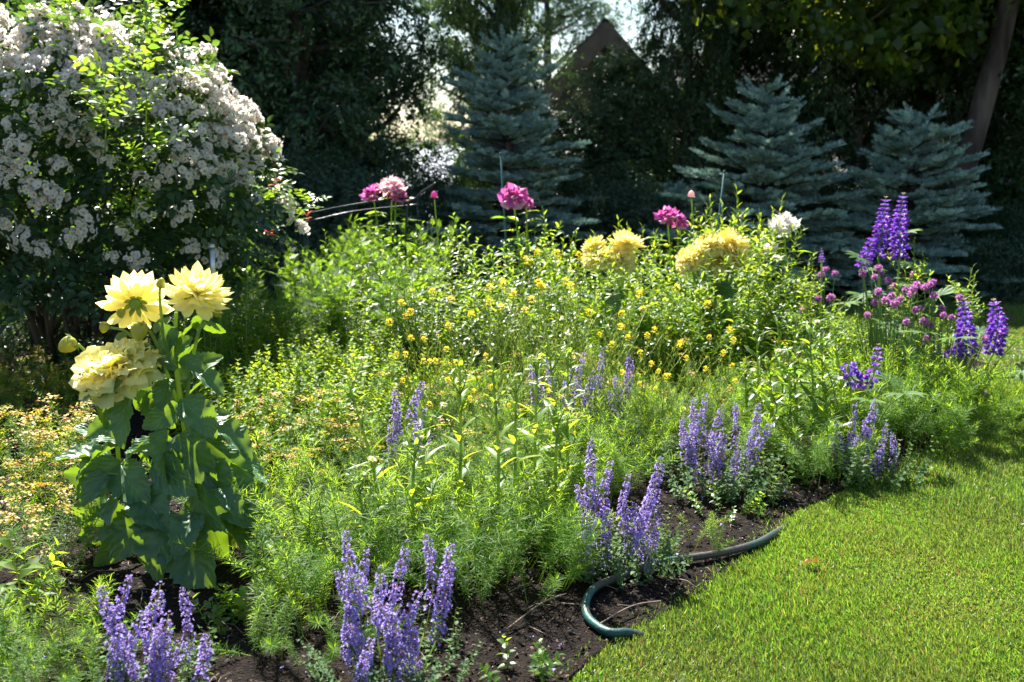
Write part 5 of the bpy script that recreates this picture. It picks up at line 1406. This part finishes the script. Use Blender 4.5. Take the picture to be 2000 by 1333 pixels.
far_dahlia([(1350, 506, .10, (-.4, -.4, .8)), (1432, 474, .105, (.45, -.3, .8)), (1388, 480, .10, (-.1, -.3, .95)), (1402, 508, .095, (.2, -.7, .6)), (1440, 502, .085, (.6, -.4, .6))], 1390, 'far yellow dahlia with the biggest ruffled blooms beside the white peony', 5.8)

for px, py in ((1150, 470), (1205, 455), (1258, 455), (1372, 455), (1300, 490), (1470, 450), (1235, 525), (1380, 535), (1480, 500)):
    put('phlox_stalk', PHX[px % 3], px, 5.45, py, .9, LAB_X, 'phlox', 'phlox stalks of the back row')
# ------------------------------------------------------------------ peonies
PPT = leaf_t(1, .8, 4, -.5, -.25, prof_obov, 2, .15, wf=1.7)
def peony_head(seed, rad, mats, guard=10, core=70):
    global rng
    keep = rng; rng = np.random.default_rng(seed); mb = MB()
    ph = np.arange(guard) * 2 * pi / guard + rng.normal(0, .1, guard)
    d = dirs(ph, U(-.15, .35, guard)); mb.scatter(PPT, d * rad * .1, frames(d, UP - d * .1), rad * U(.9, 1.1, guard), 0)
    v = norm(noise_dir(core, 1) + [0, 0, .75])
    mb.scatter(leaf_t(1, .5, 3, -.4, -.15, prof_obov, 1, .25, wf=1.5), v * rad * .25, frames(norm(v + noise_dir(core, .25)), noise_dir(core, 1)), rad * U(.45, .72, core), min(1, len(mats) - 1))
    rng = keep
    return mb.mesh('peony_petals', mats)
def peony(blooms, label, Y, leaf=True, h=None):
    px0 = blooms[0][0]
    c = np.array([P(px0, 500, Y)[0] + .03, Y + .05, .02])
    t = thing('peony_plant', label, 'peony', c, 0, 'peonies of the back row')
    st = MB(); fo = MB()
    for k, (px, py, r, mats, d) in enumerate(blooms):
        q = P(px, py, Y) - c
        pl = smooth_path([(q[0] * .15, 0, 0), (q[0] * .5 + .02, .02, q[2] * .6), q - np.array(d) * r * .2], 6); st.tube(pl, .005, 6)
        o = obj('flower', peony_head(int(px + py), r, mats), t, q); face(o, d)
        n = 12; f = np.linspace(.3, .9, n); pos = np.stack([np.interp(f * (len(pl) - 1), np.arange(len(pl)), pl[:, a]) for a in range(3)], -1)
        dd_ = dirs(np.arange(n) * 2.4, U(.1, .6, n))
        for g in (-.5, 0, .5):
            fo.scatter(leaf_t(1, .3, 4, .25, .3, prof_lance), pos + dd_ * .06, frames(norm(dd_ + g * np.cross(dd_, UP)), UP + noise_dir(n, .2)), U(.07, .11, n))
    obj('stem', st.mesh('peony_stem', M['stem']), t); obj('foliage', fo.mesh('peony_foliage', M['bright_leaf']), t)
pk, pp, wt_ = [M['peony_pink']], [M['peony_pale']], [M['white_petal']]
peony([(727, 380, .068, pk, (-.4, -.4, .6)), (765, 368, .085, [M['peony_pale'], M['peony_pale']], (0, -.2, .95)), (776, 382, .06, pk, (.7, -.4, .4))], 'pink and blush peony blooms together beside the black hoop', 6.5)
peony([(1002, 386, .082, pk, (-.1, -.8, .5)), (1030, 398, .045, pk, (.5, -.3, .6))], 'bright pink peony in front of the tallest spruce beside the green stake', 6.5)
peony([(1303, 424, .072, pk, (-.2, -.3, .9)), (1327, 434, .055, [M['peony_pink']], (.5, -.4, .5))], 'deep magenta peony behind the far yellow dahlias', 6.2)
peony([(1532, 442, .085, wt_, (0, -.3, .9)), (1503, 487, .05, wt_, (-.3, -.5, .7))], 'white double peony in front of the broad spruce', 6.0)
def peony_bud(px, py, Y, mat, label):
    c = np.array([P(px, 500, Y)[0], Y, .02]); q = P(px, py, Y) - c
    t = thing('peony_bud_stalk', label, 'peony bud', c, 0, 'budding peony stalks')
    mb = MB(); mb.tube(smooth_path([(0, 0, 0), (.03, 0, q[2] * .5), q], 6), .004, 6); obj('stem', mb.mesh('bud_stem', M['stem']), t)
    o = obj('bud', BUD.copy(), t, q, sca=(.017,) * 3); o.data.materials[0] = mat; face(o, (.1, -.2, 1))
peony_bud(848, 382, 6.4, M['peony_pink'], 'closed pink peony bud beside the tip of the black hoop')
peony_bud(1350, 381, 6.3, M['peony_pale'], 'closed cream peony bud on a tall stalk beside the second green stake')

# ------------------------------------------------------------------ lupins
def lupin_spike(path, w0, seed):
    global rng
    keep = rng; rng = np.random.default_rng(seed); mb = MB()
    pl = smooth_path(path, 12); n_ = len(pl)
    mb.tube(pl, np.linspace(.004, .0015, n_), 6, 1)
    L = np.sum(np.linalg.norm(np.diff(pl, axis=0), axis=1))
    rows = max(6, int(L / .020))
    fl = MB()
    up = leaf_t(1, .95, 3, -.5, -.3, prof_obov); lo = leaf_t(1, .6, 3, .7, .35, prof_ovate)
    for i in range(rows):
        t = i / (rows - 1); idx = t * (n_ - 1)
        c = np.array([np.interp(idx, np.arange(n_), pl[:, a]) for a in range(3)])
        tan = norm(pl[min(n_ - 1, int(idx) + 1)] - pl[max(0, int(idx) - 1)])
        a = norm(np.cross(tan, [.2, .9, .1])); b = np.cross(tan, a)
        tip = t > .86
        k = 7 if not tip else 6
        ph = np.arange(k) * 2 * pi / k + i * .42
        ph = ph[rng.random(k) > .14] if not tip else ph; k = len(ph)
        out = np.cos(ph)[:, None] * a + np.sin(ph)[:, None] * b
        wd = w0 * np.interp(t, [0, .15, .6, .88, 1], [.9, 1, .85, .5, .2]) * U(.85, 1.1, k)
        el = np.interp(t, [0, .6, 1], [.2, .4, 1.3])
        d = norm(out + tan * el)
        pos = c + out * (wd * .42)[:, None]
        if not tip:
            fl.scatter(up, pos, frames(norm(d + tan * .9), out), wd * .52, 0)
            fl.scatter(lo, pos, frames(norm(d - tan * .1), tan + out * .2), wd * .62, 0)
            fl.scatter(lo, pos, frames(norm(d - tan * .25), np.cross(tan, out)), wd * .5, 0)
        else:
            fl.scatter(lo, pos, frames(d, tan + out * .2), wd * .95, 2 if t > .93 else 0)
    rng = keep
    mb.add(fl.template())
    return mb.mesh('lupin_spike', [M['lupin'], M['stem'], M['lupin_bud']])
def palm_t():
    mb = MB(); n = 9; ph = np.linspace(-2.3, 2.3, n) + pi / 2
    mb.scatter(leaf_t(1, .24, 4, .35, .25, prof_obov), np.zeros((n, 3)), frames(dirs(ph, np.full(n, .18)), ups(n)), U(.85, 1.05, n))
    return mb.template()
PALM = palm_t()
def lupin(spikes, base_px, Y, label, nleaf, zleaf, rad):
    c = np.array([P(base_px, 600, Y)[0], Y, .02])
    t = thing('lupin_plant', label, 'lupin', c, 0, 'purple lupins')
    st = MB(); fo = MB()
    for k, (path, w) in enumerate(spikes):
        q = [P(x, y, Y) - c for x, y in path]
        obj('flower_spike', lupin_spike(q, w, 300 + k + base_px), t)
        st.tube(smooth_path([(q[0][0] * .2, 0, 0), (q[0][0] * .7, -.01, q[0][2] * .65), q[0]], 6), .005, 6)
    for k in range(nleaf):
        a = U(0, 6.28); p0 = np.array([cos(a) * rad * .2, sin(a) * rad * .2, zleaf * U(.1, .7)]); e = p0 + np.array([cos(a) * rad * U(.5, 1), sin(a) * rad * U(.5, 1), zleaf * U(.1, .6)])
        st.tube(smooth_path([p0 * [1, 1, .3], (p0 + e) / 2 + [0, 0, .03], e], 4), .0025, 5)
        dd_ = norm(np.array([cos(a), sin(a), .1])); nz = norm(UP + rng.normal(0, .3, 3))
        fo.scatter(PALM, e[None], frames(dd_[None], nz[None]), U(.065, .10))
    obj('stem', st.mesh('lupin_stem', M['stem']), t); obj('foliage', fo.mesh('lupin_foliage', M['lupin_leaf']), t)
lupin([(((1715, 500), (1724, 440), (1730, 386)), .05), (((1757, 503), (1758, 440), (1764, 379)), .054), (((1682, 522), (1700, 485), (1718, 446)), .044)], 1740, 5.5, 'tall lupin with three violet spikes against the dark spruce', 16, .62, .35)
lupin([(((1888, 694), (1886, 640), (1883, 586)), .058), (((1940, 690), (1948, 640), (1941, 587)), .06), (((1850, 700), (1868, 690), (1885, 672)), .04)], 1880, 5.0, 'lupin leaning over the lawn with two violet spikes', 16, .42, .36)
lupin([(((1655, 715), (1668, 742), (1700, 745), (1712, 705), (1715, 674)), .042)], 1690, 4.4, 'lupin with a bent hooked violet spike above the spurge mound', 7, .4, .25)
lupin([(((1605, 512), (1605, 500), (1604, 486)), .018)], 1605, 5.6, 'lupin with one small unopened spike behind the chives', 6, .5, .25)

# ------------------------------------------------------------------ chives
chx = [(848, 385), (860, 408), (890, 440), (833, 425), (915, 463), (1005, 415), (1015, 460), (1000, 475), (965, 480), (945, 520), (1085, 450), (1090, 505), (1030, 560), (970, 618), (1060, 630), (1075, 635), (1200, 512), (1165, 600), (1055, 690), (960, 770), (1310, 695), (1100, 770), (620, 390), (640, 515), (520, 570), (585, 520), (830, 535), (920, 540),
       (880, 525), (1125, 560), (850, 490), (780, 410), (1280, 890), (1310, 955), (800, 590), (1045, 615), (1130, 590), (1010, 570), (1050, 470), (1070, 460), (990, 500), (905, 505), (660, 410), (600, 415)]
def chive_head(seed):
    global rng
    keep = rng; rng = np.random.default_rng(seed); mb = MB(); n = 90
    v = norm(noise_dir(n, 1)); mb.scatter(diamond(.011, .0055, .001), v * .004, frames(v, noise_dir(n, 1)), U(.85, 1.2, n))
    rng = keep
    return mb.mesh('chive_flower', M['chive'])
CHH = [chive_head(400 + q) for q in range(3)]
groups = {}
for k, (a, b) in enumerate(chx):
    px, py = 1334 + .45 * a, 350 + .45 * b
    g = 0 if px < 1660 else (1 if py < 560 else 2) if px < 1790 else 3
    groups.setdefault(g, []).append((px, py))
chlab = ['thin chive clump with a few mauve pompons between phlox and lupins', 'chive clump with many mauve pompons beneath the tall lupin', 'chive clump with mauve pompons above the spurge mound', 'chive clump with mauve pompons leaning over the lawn corner']
for g, heads in groups.items():
    hx = np.mean([h[0] for h in heads]); Y = [5.5, 5.4, 5.0, 5.05][g]
    c = np.array([P(hx, 600, Y)[0], Y, .02])
    t = thing('chive_clump', chlab[g], 'chives', c, 0, 'mauve chives beside the lupins')
    st = MB()
    for k, (px, py) in enumerate(heads):
        q = P(px, py, Y + U(-.2, .2)) - c
        q[2] = max(q[2], .05)
        st.tube(smooth_path([(q[0] * .35 + U(-.03, .03), q[1] * .4, 0), (q[0] * .75, q[1] * .8, q[2] * .55), q], 5), .0019, 5)
        s = U(1.0, 1.5); obj('flower_head', CHH[k % 3], t, q, (U(0, 3), U(0, 3), 0), (s, s, s))
    n = 90
    for k in range(n):
        a = U(0, 6.28); r0 = U(0, .16); e = np.array([cos(a) * (r0 + U(.02, .12)), sin(a) * (r0 + U(.02, .12)), U(.28, .5)])
        st.tube(np.array([[cos(a) * r0, sin(a) * r0, 0], e * [.7, .7, .6], e]), [.002, .0017, .0006], 4, 0, False)
    obj('leaves', st.mesh('chive_leaves', M['chive_stem']), t)

# ------------------------------------------------------------------ hose, stakes, fallen leaves
hp = [(1560, 1020, -.03), (1510, 1052, .002), (1470, 1073, .012), (1400, 1093, .018), (1330, 1104, .02), (1270, 1116, .02), (1215, 1136, .018), (1165, 1162, .016), (1145, 1190, .015), (1148, 1216, .014), (1175, 1240, .013), (1200, 1247, .012), (1228, 1247, .004), (1290, 1262, -.03)]
pl = smooth_path([G(a, b, z_) + [0, 0, soil_z(G(a, b, z_)[None, :2])[0] + .002] for a, b, z_ in hp], 8)
mb = MB(); mb.tube(pl, .0112, 14)
tag(obj('garden_hose', mb.mesh('garden_hose', M['hose'])), 'dusty teal garden hose curving over the soil at the lawn edge', 'hose')
def stake(px, pt, pb, Y, label):
    a, b = P(px[0], pt, Y), P(px[1], pb, Y)
    d = (b - a) / abs(b[2] - a[2]); b = a + d * (a[2] + .02)
    c = np.array([b[0], b[1], 0]); mb = MB(); mb.tube(np.array([b - c, (a + b) / 2 - c, a - c]), .0055, 8)
    mb.tube(np.array([a - c + [0, 0, -.012], a - c + [0, 0, .006]]), [.0075, .006], 8)
    tag(obj('plant_stake', mb.mesh('plant_stake', M['stake']), None, c), label, 'plant stake')
stake((978, 986), 300, 440, 6.6, 'thin green stake standing in front of the tallest blue spruce')
stake((1415, 1404), 335, 430, 6.3, 'thin green stake rising above the far yellow dahlias')
# dark metal hoop of a peony ring
pts = [P(600, 418, 6.7), P(680, 402, 6.6), P(760, 390, 6.5), P(815, 388, 6.45)]
mb = MB(); mb.tube(smooth_path(pts, 6) - pts[0], .006, 6)
for q in (0, 3):
    a = pts[q] - pts[0]; mb.tube(np.array([a, a - [0, 0, pts[q][2] + .02]]), .004, 6)
mb.tube(smooth_path([pts[0] + [0, .1, -.05], pts[1] + [0, .25, -.05], pts[3] + [0, .1, -.04]], 6) - pts[0], .006, 6)
o = tag(obj('plant_support_ring', mb.mesh('plant_support_ring', M['metal']), None, pts[0]), 'dark metal plant support rail behind the pink peonies', 'plant support')
a, b, c = P(790, 430, 6.4), P(815, 385, 6.4), P(852, 357, 6.4)
mb = MB(); mb.tube(smooth_path([[0, 0, -a[2]], [.01, 0, 0], b - a, c - a], 8), .0065, 6)
tag(obj('bent_rod', mb.mesh('bent_rod', M['metal']), None, a), 'dark bent metal rod arching up beside the pink peonies', 'garden rod')
a = P(414, 482, 5.2); mb = MB(); mb.tube(np.array([[0, 0, -a[2]], [0, 0, -.1], [0, 0, 0]]), .012, 10); mb.tube(np.array([[0, 0, -.01], [0, 0, .012]]), [.016, .012], 10)
tag(obj('silver_post', mb.mesh('silver_post', M['silver']), None, a), 'thin silver metal post beside the white rose bush', 'post')
# dry orange leaf on the lawn
c = G(1600, 1100, .03); mb = MB(); mb.add(leaf_t(.055, .036, 10, .5, .35, prof_ovate, 2, .25, .15, 2.2)); mb.tube(np.array([[0, 0, 0], [-.01, -.02, .01]]), .0012, 4)
tag(obj('fallen_leaf', mb.mesh('fallen_leaf', M['dry_leaf']), None, c, (.3, .35, 1.7)), 'curled orange dry leaf lying on the lawn', 'leaf')
c = G(468, 1098, .0); c[2] = .05; mb = MB(); mb.add(leaf_t(.10, .07, 10, .3, .4, prof_ovate, 2, .15, .08, 2.2))
tag(obj('yellowed_leaf', mb.mesh('yellowed_leaf', M['yellow_leaf']), None, c + [0, .03, .02], (-.5, .2, 2.8)), 'yellowed leaf lying on the soil below the dahlia', 'leaf')
# loose twigs
for k, (a, b, m_) in enumerate((((990, 1248), (1105, 1190), 'pale forked dry twig on the soil beside the ferny spurge'), ((1290, 1190), (1160, 1245), 'thin reddish root strand lying inside the hose loop'), ((90, 1080), (20, 1110), 'dry brown twig beside the orange spurge'), ((1640, 880), (1745, 885), 'pale dry stem leaning across the faded catmint'))):
    p0, p1 = G(*a), G(*b); p0[2] = soil_z(p0[None, :2])[0] + .012; p1[2] = soil_z(p1[None, :2])[0] + .014
    mid = (p0 + p1) / 2 + [0.01, .02, .012]
    mb = MB(); mb.tube(smooth_path([[0, 0, 0], mid - p0, p1 - p0], 6), .0022, 6); mb.tube(np.array([mid - p0, mid - p0 + (p1 - p0) * .25 + [.01, .03, .01]]), [.0016, .0008], 5)
    tag(obj('dry_twig', mb.mesh('dry_twig', M['twig']), None, p0), m_, 'twig')
